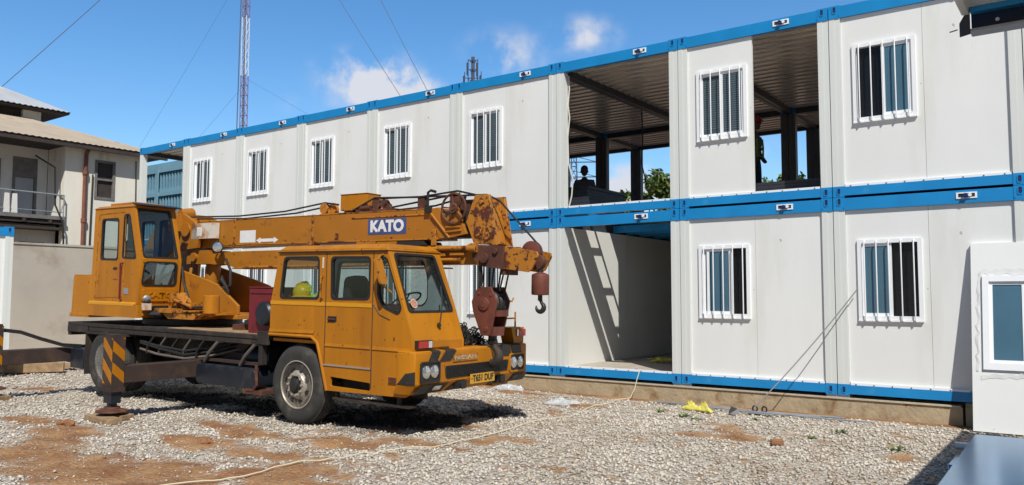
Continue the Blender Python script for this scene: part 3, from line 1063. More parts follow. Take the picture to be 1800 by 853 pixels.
def corridor(label, x):
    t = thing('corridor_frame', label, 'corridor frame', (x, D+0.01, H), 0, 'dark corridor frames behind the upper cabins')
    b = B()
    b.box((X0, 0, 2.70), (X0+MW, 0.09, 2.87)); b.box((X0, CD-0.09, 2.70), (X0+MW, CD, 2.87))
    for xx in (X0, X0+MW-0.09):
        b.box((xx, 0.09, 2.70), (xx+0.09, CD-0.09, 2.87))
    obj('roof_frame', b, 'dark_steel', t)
    b = B()
    b.box((X0+0.09, 0.09, 2.81), (X0+MW-0.09, CD-0.09, 2.85))
    b.m = 1
    for k in range(7):
        y = 0.14+k*0.25
        b.hull([(X0+0.09, y, 2.809), (X0+0.09, y+0.03, 2.775), (X0+0.09, y+0.13, 2.775), (X0+0.09, y+0.16, 2.809)],
               [(X0+MW-0.09, y, 2.809), (X0+MW-0.09, y+0.03, 2.775), (X0+MW-0.09, y+0.13, 2.775), (X0+MW-0.09, y+0.16, 2.809)])
    obj('roof_panel', b, ['white_post', 'ceiling'], t)
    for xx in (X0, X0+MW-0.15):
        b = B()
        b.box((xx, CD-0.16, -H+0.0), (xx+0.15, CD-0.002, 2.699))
        obj('corner_post', b, 'post_backlit', t)
    b = B()
    b.box((X0, 0.0, 0.02), (X0+MW, CD-0.165, 0.154))
    obj('floor_panel', b, 'floor_board', t)


for k, s in ((0, 'corridor frame behind the half open upper cabin'), (1, 'corridor frame behind the wide open upper cabin'),
             (2, 'corridor frame seen through the wide open cabin, left of its inner post'), (3, 'corridor frame seen through the wide open cabin at its far left')):
    corridor(s, jx(k))

# concrete plinth under the row
b = B()
b.box((-20.0, 0.0, GZ-0.25), (1.60, 0.35, -0.055))
b.box((-20.0, 5.7, GZ-0.25), (1.60, 8.2, -0.055))
b.m = 1
b.box((-20.0, -0.02, -0.0545), (1.585, 0.36, -0.034))
b.m = 2
for k in range(-1, 10):
    b.box((-k*W+W-W-0.16, 0.01, -0.0335), (-k*W+0.16, 0.3, 0.0025)) if k > 0 or k == 0 else None
tag(obj('concrete_plinth', b, ['concrete', 'plinth_lip', 'galv']), 'low stained concrete plinth under the lower row of cabins', 'plinth')
b = B()
b.box((1.63, 0.03, GZ-0.2), (7.4, 0.36, -0.055)); b.box((1.63, 0.05, -0.0545), (7.4, 0.3, 0.002))
tag(obj('concrete_plinth', b, ['concrete']), 'short shaded concrete plinth behind the leaning panel', 'plinth')

# ------------------------------------------------------------------ leaning panel with a window, right
t = thing('leaning_wall_panel', 'white wall panel with sliding window leaning on the cabin, right edge', 'wall panel', (1.765, -0.42, GZ+0.01))
lean = math.atan2(0.40, 2.40)
t.rotation_euler = (-lean, 0, 0)
PW, PH = 2.35, 2.47
wx0, wz0, wx1, wz1 = 0.13, 0.79, 1.25, 2.02
b = B()
b.plate([(0, 0), (PW, 0), (PW, PH), (0, PH)], [[(wx0+0.03, wz0+0.03), (wx1-0.03, wz0+0.03), (wx1-0.03, wz1-0.03), (wx0+0.03, wz1-0.03)]], lambda a, c, s: (a, s, c), 0.06)
obj('panel', b, 'white_panel', t)
b = B()
b.plate([(wx0, wz0), (wx1, wz0), (wx1, wz1), (wx0, wz1)], [[(wx0+0.075, wz0+0.09), (wx1-0.075, wz0+0.09), (wx1-0.075, wz1-0.075), (wx0+0.075, wz1-0.075)]],
        lambda a, c, s: (a, -0.03+s, c), 0.10)
xm = wx0+0.45
for a0, a1, y in ((wx0+0.075, xm+0.03, 0.0), (xm-0.03, wx1-0.075, 0.028)):
    b.plate([(a0, wz0+0.09), (a1, wz0+0.09), (a1, wz1-0.075), (a0, wz1-0.075)], [[(a0+0.04, wz0+0.13), (a1-0.04, wz0+0.13), (a1-0.04, wz1-0.115), (a0+0.04, wz1-0.115)]],
            lambda a, c, s, y=y: (a, y+s, c), 0.024)
wf = obj('window', b, 'white_trim', t)
for a0, a1, y in ((wx0+0.075, xm+0.03, 0.0), (xm-0.03, wx1-0.075, 0.028)):
    b = B(); b.box((a0+0.04, y+0.01, wz0+0.13), (a1-0.04, y+0.014, wz1-0.115)); obj('pane', b, 'pane_clear', wf)
# strips of torn protective film round the window
b = B()
rnd = random.Random(5)
for (xa, za, xb, zb, wd_) in ((wx0-0.07, wz0-0.02, wx0-0.03, wz1+0.04, 0.03), (wx0-0.02, wz1+0.05, wx1, wz1+0.07, 0.05), (wx0-0.03, wz0-0.09, wx1, wz0-0.06, 0.04)):
    n = 26
    lo, hi = [], []
    for i in range(n+1):
        f = i/n
        px, pz = xa+(xb-xa)*f, za+(zb-za)*f
        j = rnd.uniform(-0.018, 0.018)
        if abs(xb-xa) > abs(zb-za):
            lo.append(b.v((px, -0.004, pz-wd_*rnd.uniform(0.4, 1)+j))); hi.append(b.v((px, -0.007-rnd.uniform(0, 0.008), pz+wd_*rnd.uniform(0.3, 1)+j)))
        else:
            lo.append(b.v((px-wd_*rnd.uniform(0.3, 0.9)+j, -0.004, pz))); hi.append(b.v((px+wd_*rnd.uniform(0.1, 0.6)+j, -0.007-rnd.uniform(0, 0.008), pz)))
    for i in range(n):
        b.f([lo[i], lo[i+1], hi[i+1], hi[i]])
obj('protective_film', b, 'white_panel', t)

# ------------------------------------------------------------------ blue sheets on the ground, lower right
t = thing('blue_sheet_stack', 'flat stack of glossy blue metal sheets on the gravel, lower right corner', 'sheet stack', (2.06, -5.52, GZ))
t.rotation_euler = (0, 0, R(1.2))
for k in range(5):
    b = B()
    z = 0.10+k*0.028
    dx = random.uniform(-0.02, 0.02) if k < 4 else 0
    b.box((dx, dx, z), (2.5+dx, 3.3+dx, z+0.022))
    obj('metal_sheet', b, 'sheet_blue', t, bev=0.004)
for y in (0.3, 1.6, 2.9):
    b = B(); b.box((-0.1 if y == 1.6 else 0.02, y, 0.0), (2.5, y+0.1, 0.098)); obj('timber_bearer', b, 'wood', t)
b = B()
b.box((2.05-0.16, -3.45, GZ+0.02), (2.05-0.02, -2.95, GZ+0.10))
tag(obj('blue_offcut', b, 'sheet_blue', bev=0.01), 'small pale blue offcut block sticking out left of the blue sheets', 'offcut')
b = B()
b.X = Matrix.Translation((1.75, -1.9, GZ+0.02)) @ Matrix.Rotation(R(4), 4, 'Z')
b.box((0, 0, 0), (0.62, 0.09, 0.05))
tag(obj('white_strip', b, 'white_trim'), 'short white strip lying behind the far edge of the blue sheets', 'strip')

# ------------------------------------------------------------------ steel roof frame over the viewer, top right
t = thing('steel_roof_frame', 'blue steel roof beam, its web painted dark as in shade, top right corner', 'roof frame', (2.665, -7.98, 2.70))
b = B()
L = 2.6
b.box((0.03, 0.0865, 0.012), (L, 0.10, 0.105)); b.box((0.03, 0.0, 0.105), (L, 0.10, 0.118))
b.box((0.03, -0.004, 0.092), (L, -0.0005, 0.118))
b.m = 2
b.box((0.03, 0, 0.0), (L, 0.10, 0.012)); b.m = 3
b.box((0.03, 0.0850, 0.0125), (L, 0.0860, 0.1045))  # thin skin over the blue web, painted dark in place of shade
b.m = 1
b.cyl((0.14, 0.080, 0.062), (0.14, 0.0845, 0.062), 0.009, 12)
obj('front_rail', b, ['blue', 'white_trim', 'galv', 'blue_shaded'], t)
for x in (0.0, L-0.03):
    b = B()
    b.box((x, -5.6, 0.082), (x+0.03, -0.006, 0.118))
    obj('side_rail', b, 'white_post', t)
b = B()
b.plate([(-0.012, -0.022), (0.034, -0.014), (0.034, 0.112), (0.026, 0.112), (-0.012, 0.045)], [], lambda a, c, s: (a, -0.0045+s, c), 0.004)
b.cyl((-0.055, 0.0, 0.012), (-0.02, 0.0, 0.018), 0.003, 8)
obj('corner_plate', b, 'dark_steel', t)
b = B(); b.box((0, -5.7, 0), (L, -5.61, 0.12)); obj('rear_rail', b, 'blue', t)
b = B(); b.box((0.004, -5.6, 0.119), (L-0.004, 0.06, 0.135)); obj('roof_panel', b, 'white_post', t)
for x, y in ((L-0.06, 0.02), (0.0, -5.7), (L-0.06, -5.7)):
    b = B(); b.box((x, y, GZ-2.70), (x+0.06, y+0.06, -0.001)); obj('post', b, 'blue', t)

# ------------------------------------------------------------------ old house, yard wall, blue building
t = thing('old_house', 'old cream two storey house with balcony and rusty corrugated roof, far left', 'house', (-30, 0, GZ))
HZ = -GZ


def wz(z):
    return z-GZ


fx = lambda a, c, s: (-s, a, c)       # facade plane x=0 of the house, outside is +x
b = B()
winr = [(3.80, wz(5.45)), (4.56, wz(5.45)), (4.56, wz(7.0)), (3.80, wz(7.0))]
b.plate([(2.58, 0), (5.85, 0), (5.85, wz(7.5)), (2.58, wz(7.5))], [winr], fx, 0.3)
b.box((-10, 5.55, 0), (-0.301, 5.85, wz(7.5)))
obj('wall', b, 'old_wall', t)
b = B()                               # walls of the recessed balcony
loj = [(0.25, wz(5.2)), (0.75, wz(5.2)), (0.75, wz(6.75)), (0.25, wz(6.75))]
dor = [(1.35, wz(4.65)), (2.1, wz(4.65)), (2.1, wz(6.9)), (1.35, wz(6.9))]
lowin = [(1.25, wz(3.0)), (2.2, wz(3.0)), (2.2, wz(3.55)), (1.25, wz(3.55))]
b.plate([(-9, wz(4.4)), (2.57, wz(4.4)), (2.57, wz(7.5)), (-9, wz(7.5))], [loj, dor], lambda a, c, s: (-1.5-s, a, c), 0.25)
b.plate([(-9, 0), (2.57, 0), (2.57, wz(4.25)), (-9, wz(4.25))], [lowin], lambda a, c, s: (-0.6-s, a, c), 0.25)
b.box((-1.5, 2.59, wz(4.4)), (-0.301, 2.8, wz(7.49)))
obj('wall', b, 'old_wall_white', t)
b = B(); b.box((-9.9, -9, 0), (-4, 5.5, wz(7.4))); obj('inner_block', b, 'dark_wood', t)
# windows and doors
b = B()
b.plate([(3.76, wz(5.41)), (4.60, wz(5.41)), (4.60, wz(7.04)), (3.76, wz(7.04))], [[(3.86, wz(5.51)), (4.50, wz(5.51)), (4.50, wz(6.2)), (3.86, wz(6.2))], [(3.86, wz(6.28)), (4.50, wz(6.28)), (4.50, wz(6.94)), (3.86, wz(6.94))]],
        lambda a, c, s: (0.03-s, a, c), 0.12)
w_ = obj('window', b, 'grey_wood', t)
b = B(); b.box((-0.1, 3.87, wz(5.52)), (-0.06, 4.49, wz(6.93))); obj('pane', b, 'dark_wood', w_)
b = B()
b.plate([(0.17, wz(5.12)), (0.83, wz(5.12)), (0.83, wz(6.83)), (0.17, wz(6.83))], [[(0.25, wz(5.2)), (0.75, wz(5.2)), (0.75, wz(5.98)), (0.25, wz(5.98))], [(0.25, wz(6.06)), (0.75, wz(6.06)), (0.75, wz(6.75)), (0.25, wz(6.75))]],
        lambda a, c, s: (-1.47-s, a, c), 0.12)
obj('window', b, 'grey_wood', t)
b = B()
b.plate([(1.27, wz(4.56)), (2.18, wz(4.56)), (2.18, wz(6.98)), (1.27, wz(6.98))], [[(1.37, wz(4.62)), (2.08, wz(4.62)), (2.08, wz(6.18)), (1.37, wz(6.18))]], lambda a, c, s: (-1.47-s, a, c), 0.1)
dr = obj('door', b, 'grey_wood', t)
b = B(); b.box((-1.56, 1.38, wz(4.63)), (-1.53, 2.07, wz(6.17))); obj('door_leaf', b, 'roof_grey', dr)
b = B()
for k in range(9):
    b.box((-0.62, 1.27+k*0.105, wz(3.02)), (-0.60, 1.30+k*0.105, wz(3.53)))
obj('vent_grille', b, 'grey_wood', t)
# balcony
b = B()
b.box((-1.5, -9, wz(4.42)), (0.25, 2.55, wz(4.56)))
b.m = 1
b.box((-0.6, -9, wz(4.02)), (0.2, 2.5, wz(4.12)))
b.box((-0.02, -9, wz(4.25)), (0.18, 2.52, wz(4.419)))
for k in range(12):
    b.box((-0.6, -8.5+k*0.95, wz(4.26)), (0.24, -8.38+k*0.95, wz(4.418)))
bal = obj('balcony', b, ['grey_wood', 'dark_wood'], t)
b = B()
b.tube([(0.2, -9, wz(5.52)), (0.2, 2.5, wz(5.40))], 0.03, 8)
for y in (-6, -3.4, -1, 2.5):
    b.tube([(0.2, y, wz(4.57)), (0.2, y, wz(5.42))], 0.025, 8)
b.tube([(0.2, 2.5, wz(5.40)), (-0.3, 2.55, wz(5.40))], 0.025, 8)
b.tube([(0.2, -9, wz(4.75)), (0.2, 2.5, wz(4.72))], 0.018, 8)
obj('railing', b, 'galv', bal)
b = B()
for y in (0.35, 0.62):
    b.hull([(0.15, y, wz(4.57)), (0.23, y, wz(4.57)), (0.23, y+0.2, wz(4.57)), (0.15, y+0.2, wz(4.57))], [(0.15, y+0.03, wz(5.3)), (0.23, y+0.03, wz(5.3)), (0.23, y+0.17, wz(5.3)), (0.15, y+0.17, wz(5.3))])
obj('baluster', b, 'old_wall_white', bal)
b = B()
b.tube([(0.09, 3.33, 0.3), (0.09, 3.33, wz(6.0)), (0.09, 3.36, wz(7.2)), (0.2, 3.4, wz(7.5))], 0.075, 10)
for z in (wz(4.4), wz(6.35)):
    b.cyl((0.09, 3.34, z), (0.09, 3.34, z+0.16), 0.11, 10)
obj('drain_pipe', b, 'rust_pipe', t)
b = B()
b.tube([(0.05, 3.62, wz(3)), (0.05, 3.66, wz(6.4))], 0.03, 6)
obj('cable', b, 'hose', t)
b = B()
b.tube([(0.05, 5.5, wz(5)), (0.05, 5.46, wz(7.2))], 0.02, 6)
obj('cable', b, 'hose', t)
b = B()
b.tube([(-0.1, 1.5, wz(6.9)), (0.02, 2.2, wz(6.5)), (0.15, 2.2, wz(5)), (0.3, 2.45, wz(4.3)), (0.3, 2.5, wz(3.5)), (0.1, 2.4, wz(3.1))], 0.035, 8)
obj('cable', b, 'hose', t)


def corrugated(b, p0, p1, q0, q1, n, h=0.03):
    """sheet roof from eave p0-p1 up to q0-q1 with n waves along the eave"""
    p0, p1, q0, q1 = map(Vector, (p0, p1, q0, q1))
    nrm = (p1-p0).cross(q0-p0).normalized()
    A, C = [], []
    for i in range(2*n+1):
        f = i/(2*n)
        o = nrm*(h if i % 2 else 0)
        A.append(b.v(p0.lerp(p1, f)+o)); C.append(b.v(q0.lerp(q1, f)+o))
    for i in range(2*n):
        b.f([A[i], A[i+1], C[i+1], C[i]])


b = B()
corrugated(b, (0.6, -10, wz(7.52)), (0.6, 6.7, wz(7.52)), (-5.0, -6, wz(9.3)), (-5.0, 3.2, wz(9.3)), 70)
corrugated(b, (0.6, 6.7, wz(7.52)), (-11, 6.7, wz(7.52)), (-5.0, 3.2, wz(9.3)), (-8.0, 3.2, wz(9.3)), 50)
b.m = 1
b.box((0.45, -10, wz(7.33)), (0.56, 6.6, wz(7.50)))
b.box((-10.8, -10, wz(7.42)), (0.44, 6.6, wz(7.47)))
obj('lower_roof', b, ['roof_tan', 'dark_wood'], t, smooth=0)
b = B()
b.box((-9, -8, wz(8.9)), (-5.3, 3.6, wz(9.78)))
b.m = 1
for y in (-4.5, -2.6, -0.7, 1.15, 3.0):
    b.box((-5.299, y, wz(9.1)), (-5.1, y+0.75, wz(9.77)))
obj('roof_vents', b, ['dark_wood', 'old_wall'], t)
b = B()
corrugated(b, (-4.5, -9, wz(9.78)), (-4.5, 4.8, wz(9.78)), (-8.0, -5, wz(11.6)), (-8.0, 1.2, wz(11.6)), 60, 0.04)
corrugated(b, (-4.5, 4.8, wz(9.78)), (-12, 4.8, wz(9.78)), (-8.0, 1.2, wz(11.6)), (-8.2, 1.2, wz(11.6)), 30, 0.04)
b.m = 1
b.box((-11.5, -8.9, wz(9.70)), (-4.56, 4.74, wz(9.765)))
obj('upper_roof', b, ['roof_grey', 'dark_wood'], t, smooth=0)

b = B()
b.box((-25.3, -16, GZ-0.2), (-25.0, 12, 3.10))
b.m = 1
b.box((-25.34, -16, 3.101), (-24.97, 12, 3.17))
b.box((-24.995, -16, GZ), (-24.97, 12, 0.05))
tag(obj('yard_wall', b, ['yard_wall', 'yard_wall']), 'long weathered grey rendered wall behind the crane', 'wall')

t = thing('louvred_building', 'pale blue building with rows of concrete louvres, seen through the end cabin', 'building', (-37, 9.3, GZ))
b = B()
b.box((0, 0.14, 0), (10, 6, 8.35))
obj('wall', b, 'teal_dark', t)
b = B()
for k in range(7):
    z = 7.94-1.2*k
    b.box((0, 0.0, z), (10, 0.135, z+0.2 if k else 8.4))
for x in (1.9, 5.6, 9.4):
    b.box((x, -0.06, 0), (x+0.25, -0.001, 8.3))
obj('ledge', b, 'teal_wall', t)
for j in range(6):
    b = B()
    z = 7.94-1.2*(j+1)+0.2
    for k in range(38):
        x = 0.03+k*0.262
        b.box((x, 0.075, z+0.001), (x+0.105, 0.135, z+0.999))
        b.box((x+0.1055, 0.09, z+0.001), (x+0.2615, 0.134, z+0.2))
    obj('louvre_row', b, 'teal_wall', t)

# ------------------------------------------------------------------ masts and pylon on the horizon
t = thing('lattice_mast', 'tall red and white lattice mast with guy wires rising behind the cabins', 'mast', (-48.0, 23.3, GZ))


def lattice(b, z0, z1, w0, w1, step, r):
    n = max(1, int((z1-z0)/step))
    cs = [(-0.5, -0.29), (0.5, -0.29), (0, 0.58)]
    def P(i, f):
        w = w0+(w1-w0)*f
        return (cs[i][0]*w, cs[i][1]*w, z0+(z1-z0)*f)
    for i in range(3):
        b.tube([P(i, 0), P(i, 1)], r, 5)
    for k in range(n):
        for i in range(3):
            j = (i+1) % 3
            b.tube([P(i, k/n), P(j, (k+1)/n)], r*0.55, 4)
            b.tube([P(i, k/n), P(j, k/n)], r*0.5, 4)


for k, (z0, z1, c) in enumerate(((0, 18.3, 'mast_red'), (18.3, 22.8, 'mast_white'), (22.8, 31, 'mast_red'), (31, 38, 'mast_white'), (38, 46, 'mast_red'))):
    b = B(); lattice(b, z0, z1, 0.52, 0.52, 0.75, 0.030); obj('mast_section', b, c, t, smooth=0)
b = B()
b.tube([(0.02, -0.1, 0), (0.02, -0.1, 46)], 0.06, 5)
b.tube([(-0.9, -0.1, 0), (-0.55, -0.1, 26), (-0.35, -0.1, 45)], 0.028, 5)
b.tube([(-1.15, 0.1, 0), (-0.8, 0.1, 26), (-0.35, 0.1, 45)], 0.022, 5)
obj('feeder_cable', b, 'wire', t)
for (z, a) in ((35.6, (-24.6, 29.6)), (44.5, (-24.64, 29.58)), (26.9, (-72.4, 19.4)), (17.6, (-72.7, 19.1)), (34.9, (-59.7, -2.4)), (18.1, (-25.06, 54.2))):
    p0 = Vector((0, 0, z)); p1 = Vector((a[0]+48.0, a[1]-23.3, 0.05))
    b = B()
    b.tube([p0.lerp(p1, f) - Vector((0, 0, 0.6*4*f*(1-f))) for f in [i/10 for i in range(11)]], (0.019 if z in (35.6, 44.5) else 0.024 if z == 34.9 else 0.008), 5)
    obj('guy_wire', b, 'wire', t)

t = thing('antenna_mast', 'dark cluster of phone antennas on a mast just above the roof rail', 'antenna mast', (-34.15, 33.4, GZ))
b = B()
b.tube([(0, 0, 0), (0, 0, 19.7)], 0.13, 8); obj('pole', b, 'mast_grey', t)
b = B()
for z, w in ((17.0, 0.62), (18.1, 0.62), (18.75, 0.36), (19.45, 0.36)):
    b.tube([(-w*0.8, -w*0.6, z), (w*0.8, w*0.6, z)], 0.035, 6); b.tube([(w*0.5, -w*0.66, z), (-w*0.5, w*0.66, z)], 0.035, 6)
    b.tube([(math.cos(k*math.pi/4)*w*0.6, math.sin(k*math.pi/4)*w*0.6, z-0.1) for k in range(8)], 0.025, 5, closed=True)
b.blob((0, 0, 17.6), (0.20, 0.2, 0.55), 2, 0.4); b.blob((0, 0, 18.5), (0.14, 0.14, 0.45), 2, 0.4)
obj('antenna_frame', b, 'mast_grey', t)
for k, (q, z0, z1) in enumerate(((-0.62, 17.2, 18.5), (0.62, 17.1, 18.55), (-0.36, 18.2, 19.5), (0.36, 18.1, 19.5), (-0.2, 17.0, 18.3), (0.24, 16.9, 18.2))):
    b = B()
    dx, dy = q*0.8, q*0.6
    if k > 3: dx, dy = q*1.2, -q*1.6
    b.tube([(dx, dy, z0-0.5), (dx, dy, z1+0.05)], 0.035, 6)
    b.hull([(dx-0.07, dy-0.12, z0+0.1), (dx+0.07, dy-0.12, z0+0.1), (dx+0.06, dy-0.04, z0+0.1), (dx-0.06, dy-0.04, z0+0.1)], [(dx-0.07, dy-0.12, z1-0.25), (dx+0.07, dy-0.12, z1-0.25), (dx+0.06, dy-0.04, z1-0.25), (dx-0.06, dy-0.04, z1-0.25)])
    obj('antenna', b, 'mast_grey', t)

t = thing('power_pylon', 'grey steel pylon with cross arms seen through the wide open cabin', 'pylon', (-38.8, 55.3, GZ))
b = B(); lattice(b, 0, 16.0, 2.2, 0.5, 1.2, 0.06); obj('tower', b, 'mast_grey', t, smooth=0)
for z, w in ((15.2, 1.9), (13.7, 1.9)):
    b = B()
    b.tube([(-w, -w*0.6, z), (w, w*0.6, z)], 0.06, 5); b.tube([(w, w*0.6, z), (w, w*0.6, z-0.5)], 0.05, 5); b.tube([(-w, -w*0.6, z), (0, 0, z+0.6), (w, w*0.6, z)], 0.04, 5)
    obj('cross_arm', b, 'mast_grey', t)


# ------------------------------------------------------------------ trees beyond the building
def tree(label, x, y, h, w, seed, leaves=2600):
    rnd = random.Random(seed)
    t = thing('leafy_tree', label, 'tree', (x, y, GZ), 0, 'trees beyond the building')
    b = B()
    b.tube([(0, 0, -0.2), (0.1, 0.05, h*0.25), (0.0, 0.1, h*0.5), (0.15, 0.0, h*0.8)], [0.22, 0.17, 0.12, 0.04], 8)
    cl = []
    for k in range(26):
        a = rnd.uniform(0, 6.28); rr = w*math.sqrt(rnd.random())*0.95; z = h*rnd.uniform(0.42, 0.98)
        rr *= 1.15-abs(z/h-0.62)*1.5
        c = Vector((math.cos(a)*rr, math.sin(a)*rr, z))
        cl.append((c, rnd.uniform(0.35, 0.75)*w*0.42))
        if k < 12:
            b.tube([(0.05, 0.05, h*rnd.uniform(0.3, 0.5)), tuple(c*0.55+Vector((0, 0, h*0.2))), tuple(c)], [0.07, 0.045, 0.015], 5)
    obj('trunk', b, 'bark', t)
    vs, fs, tone = [], [], []
    for k in range(leaves):
        c, r = cl[rnd.randrange(len(cl))]
        d = Vector((rnd.gauss(0, 1), rnd.gauss(0, 1), rnd.gauss(0, 0.8)))
        d = d.normalized()*r*rnd.random()**0.45
        p = c+d
        n = Vector((rnd.gauss(0, 1), rnd.gauss(0, 1), rnd.gauss(0.6, 1))).normalized()
        u_ = n.orthogonal().normalized(); u_.rotate(Matrix.Rotation(rnd.uniform(0, 6.28), 3, n))
        v_ = n.cross(u_)
        s = rnd.uniform(0.10, 0.20)
        i = len(vs)
        vs += [tuple(p-u_*s), tuple(p-v_*s*0.42+n*0.03), tuple(p+u_*s), tuple(p+v_*s*0.42+n*0.03)]
        fs.append((i, i+1, i+2, i+3))
        tn = rnd.random()
        tone += [tn]*4
    me = bpy.data.meshes.new('crown')
    me.from_pydata(vs, [], fs)
    me.attributes.new('tone', 'FLOAT', 'POINT').data.foreach_set('value', tone)
    me.materials.append(M['leaf'])
    link('crown', me, t)


tree('tall bright tree filling the right part of the wide open cabin', -12.0, 19.6, 7.05, 2.0, 1, 6500)
tree('small tree top showing between the inner posts of the wide open cabin', -14.2, 19.6, 6.5, 1.2, 2, 3200)
tree('tree seen in the half open cabin beside the worker', -7.9, 22.6, 7.1, 1.5, 3, 4000)
tree('tree at the right of the half open cabin between two posts', -6.2, 24.0, 6.9, 1.2, 4, 3200)

#CRANE#
# ------------------------------------------------------------------ the truck crane (local x forward, y to its left, z up)
yw, pt = R(1.8), R(1.0)
Fv = Vector((math.cos(yw)*math.cos(pt), math.sin(yw)*math.cos(pt), -math.sin(pt)))
Lv = Vector((-math.sin(yw), math.cos(yw), 0))
Uv = Fv.cross(Lv)
K = thing('truck_crane', 'old orange yellow truck crane with stowed boom parked in front of the cabins', 'truck crane')
mw = Matrix((Fv, Lv, Uv)).transposed().to_4x4(); mw.translation = TRUCK_O
K.matrix_world = mw
SV = -1.15                                      # plane of the near body side


def sidep(a, c, s):                             # outline given in (x, z) on the near side, thickness inwards
    return (a, SV+s, c)


# chassis ----------------------------------------------------------
b = B()
for v in (-0.42, 0.34):
    b.box((-6.1, v, 0.62), (1.7, v+0.08, 0.98))
for u in (-5.6, -4.2, -3.6, -1.6, -0.9, 0.8, 1.5):
    b.box((u, -0.34, 0.68), (u+0.1, 0.34, 0.92))
b.cyl((-4.9, -0.85, 0.52), (-4.9, 0.85, 0.52), 0.085, 12)
b.blob((-4.9, 0, 0.53), (0.25, 0.2, 0.22), 2)
b.cyl((-4.7, 0, 0.55), (-1.4, 0, 0.68), 0.055, 10)
b.cyl((0, -0.9, 0.5), (0, 0.9, 0.5), 0.07, 10)
b.box((-1.9, -0.25, 0.45), (-0.2, 0.25, 0.9))
for v in (-0.62, 0.56):
    for k in range(4):
        b.box((-5.6+0.12*k, v, 0.66+0.022*k), (-4.2-0.12*k, v+0.07, 0.68+0.022*k))
        b.box((-0.6+0.1*k, v, 0.62+0.022*k), (0.6-0.1*k, v+0.07, 0.64+0.022*k))
obj('chassis', b, 'grimy', K)
b = B()
b.box((-6.2, -1.13, 1.10), (-0.70, 1.13, 1.165))
b.box((-6.2, -1.135, 0.99), (-5.53, -1.10, 1.099)); b.box((-0.95, -1.135, 1.03), (-0.70, -1.10, 1.22))
b.box((-6.205, -1.12, 0.93), (-6.1, 1.12, 1.099))
for v in (-1.12, 1.07):
    b.box((-5.5, v, 1.02), (-0.75, v+0.05, 1.099))
b.box((-0.93, -1.12, 0.74), (-0.85, -1.02, 1.10))
obj('deck', b, 'grimy', K, bev=0.008)
b = B()
b.box((-3.2, -1.09, 1.1665), (-0.98, 1.09, 1.174))
obj('deck_plate', b, 'wood', K)
# mudguards
for v in (-1.14, 0.68):
    b = B()
    b.box((-5.53, v, 0.98), (-4.25, v+0.46, 1.02)); b.box((-5.56, v, 0.28), (-5.53, v+0.46, 1.02))
    obj('mudguard', b, 'grimy', K)
# boxes under the deck
b = B()
b.X = Matrix.Identity(4)
b.plate(rrect(-2.32, 0.395, -0.95, 0.68, 0.07), [], sidep, 0.42)
obj('fuel_tank', b, 'tank', K, bev=0.01)
b = B()
b.tube([(-0.92, SV, 0.74), (-0.90, SV, 0.46), (-0.97, SV, 0.385), (-1.12, SV, 0.38)], 0.022, 8)
b.box((-1.2, -1.16, 0.33), (-0.8, -0.9, 0.385))
obj('step_bracket', b, 'rust', K)
b = B(); b.box((-6.0, -1.16, 0.37), (-5.56, -0.75, 0.71)); obj('tool_box', b, 'tank', K, bev=0.01)
# air tanks, valve block, pipes that show in the open bay
b = B()
b.cyl((-1.55, -0.75, 0.80), (-0.95, -0.75, 0.80), 0.17, 18)
obj('air_tank', b, 'tank', K)
b = B()
b.cyl((-3.3, -0.35, 0.42), (-2.6, -0.35, 0.42), 0.12, 14)
obj('air_tank', b, 'tank', K)
b = B()
b.box((-2.1, -0.9, 0.70), (-1.55, -0.6, 0.86)); b.box((-3.4, -0.95, 0.72), (-2.5, -0.6, 0.82))
b.hull([(-1.9, -0.85, 0.86), (-1.62, -0.85, 0.86), (-1.62, -0.55, 0.86), (-1.9, -0.55, 0.86)], [(-1.5, -0.9, 1.09), (-1.3, -0.9, 1.09), (-1.3, -0.5, 1.09), (-1.5, -0.5, 1.09)])
b.hull([(-2.5, -0.85, 0.80), (-2.1, -0.85, 0.80), (-2.1, -0.5, 0.80), (-2.5, -0.5, 0.80)], [(-2.15, -0.9, 1.06), (-1.75, -0.9, 1.06), (-1.75, -0.5, 1.06), (-2.15, -0.5, 1.06)])
for k in range(7):
    b.cyl((-3.35+k*0.13, -0.97, 0.80), (-3.35+k*0.13, -0.97, 0.86), 0.02, 8)
b.box((-3.42, -1.06, 0.72), (-1.0, -0.98, 0.76))
obj('valve_gear', b, 'brown_beam', K)
for k in range(5):
    b = B()
    u = -3.75+k*0.33
    b.tube([(u, -1.08, 0.74), (u+0.04, -1.1, 0.86), (u+0.22, -1.1, 1.03), (u+0.42, -1.0, 1.07), (u+0.8, -0.7, 1.07)], 0.021, 7)
    obj('hydraulic_hose', b, 'hose_dusty' if k % 2 else 'hose', K)
for k, (za, zb) in enumerate(((0.93, 0.86), (0.90, 0.80), (0.80, 0.74))):
    b = B()
    b.tube([(-4.0, -1.05, za), (-3.4, -1.12, za-0.05), (-2.7, -1.1, zb-0.02), (-2.1, -1.0, zb+0.06), (-1.6, -0.8, zb+0.2)], 0.019, 7)
    obj('hydraulic_hose', b, 'hose_dusty' if k == 2 else 'hose', K)
for u in (-2.0, -1.15):
    b = B()
    b.tube([(u-0.25, -1.06, 0.70), (u-0.1, -1.1, 0.84), (u+0.12, -1.1, 1.02), (u+0.3, -1.0, 1.06)], 0.026, 7)
    obj('hydraulic_hose', b, 'hose_dusty', K)


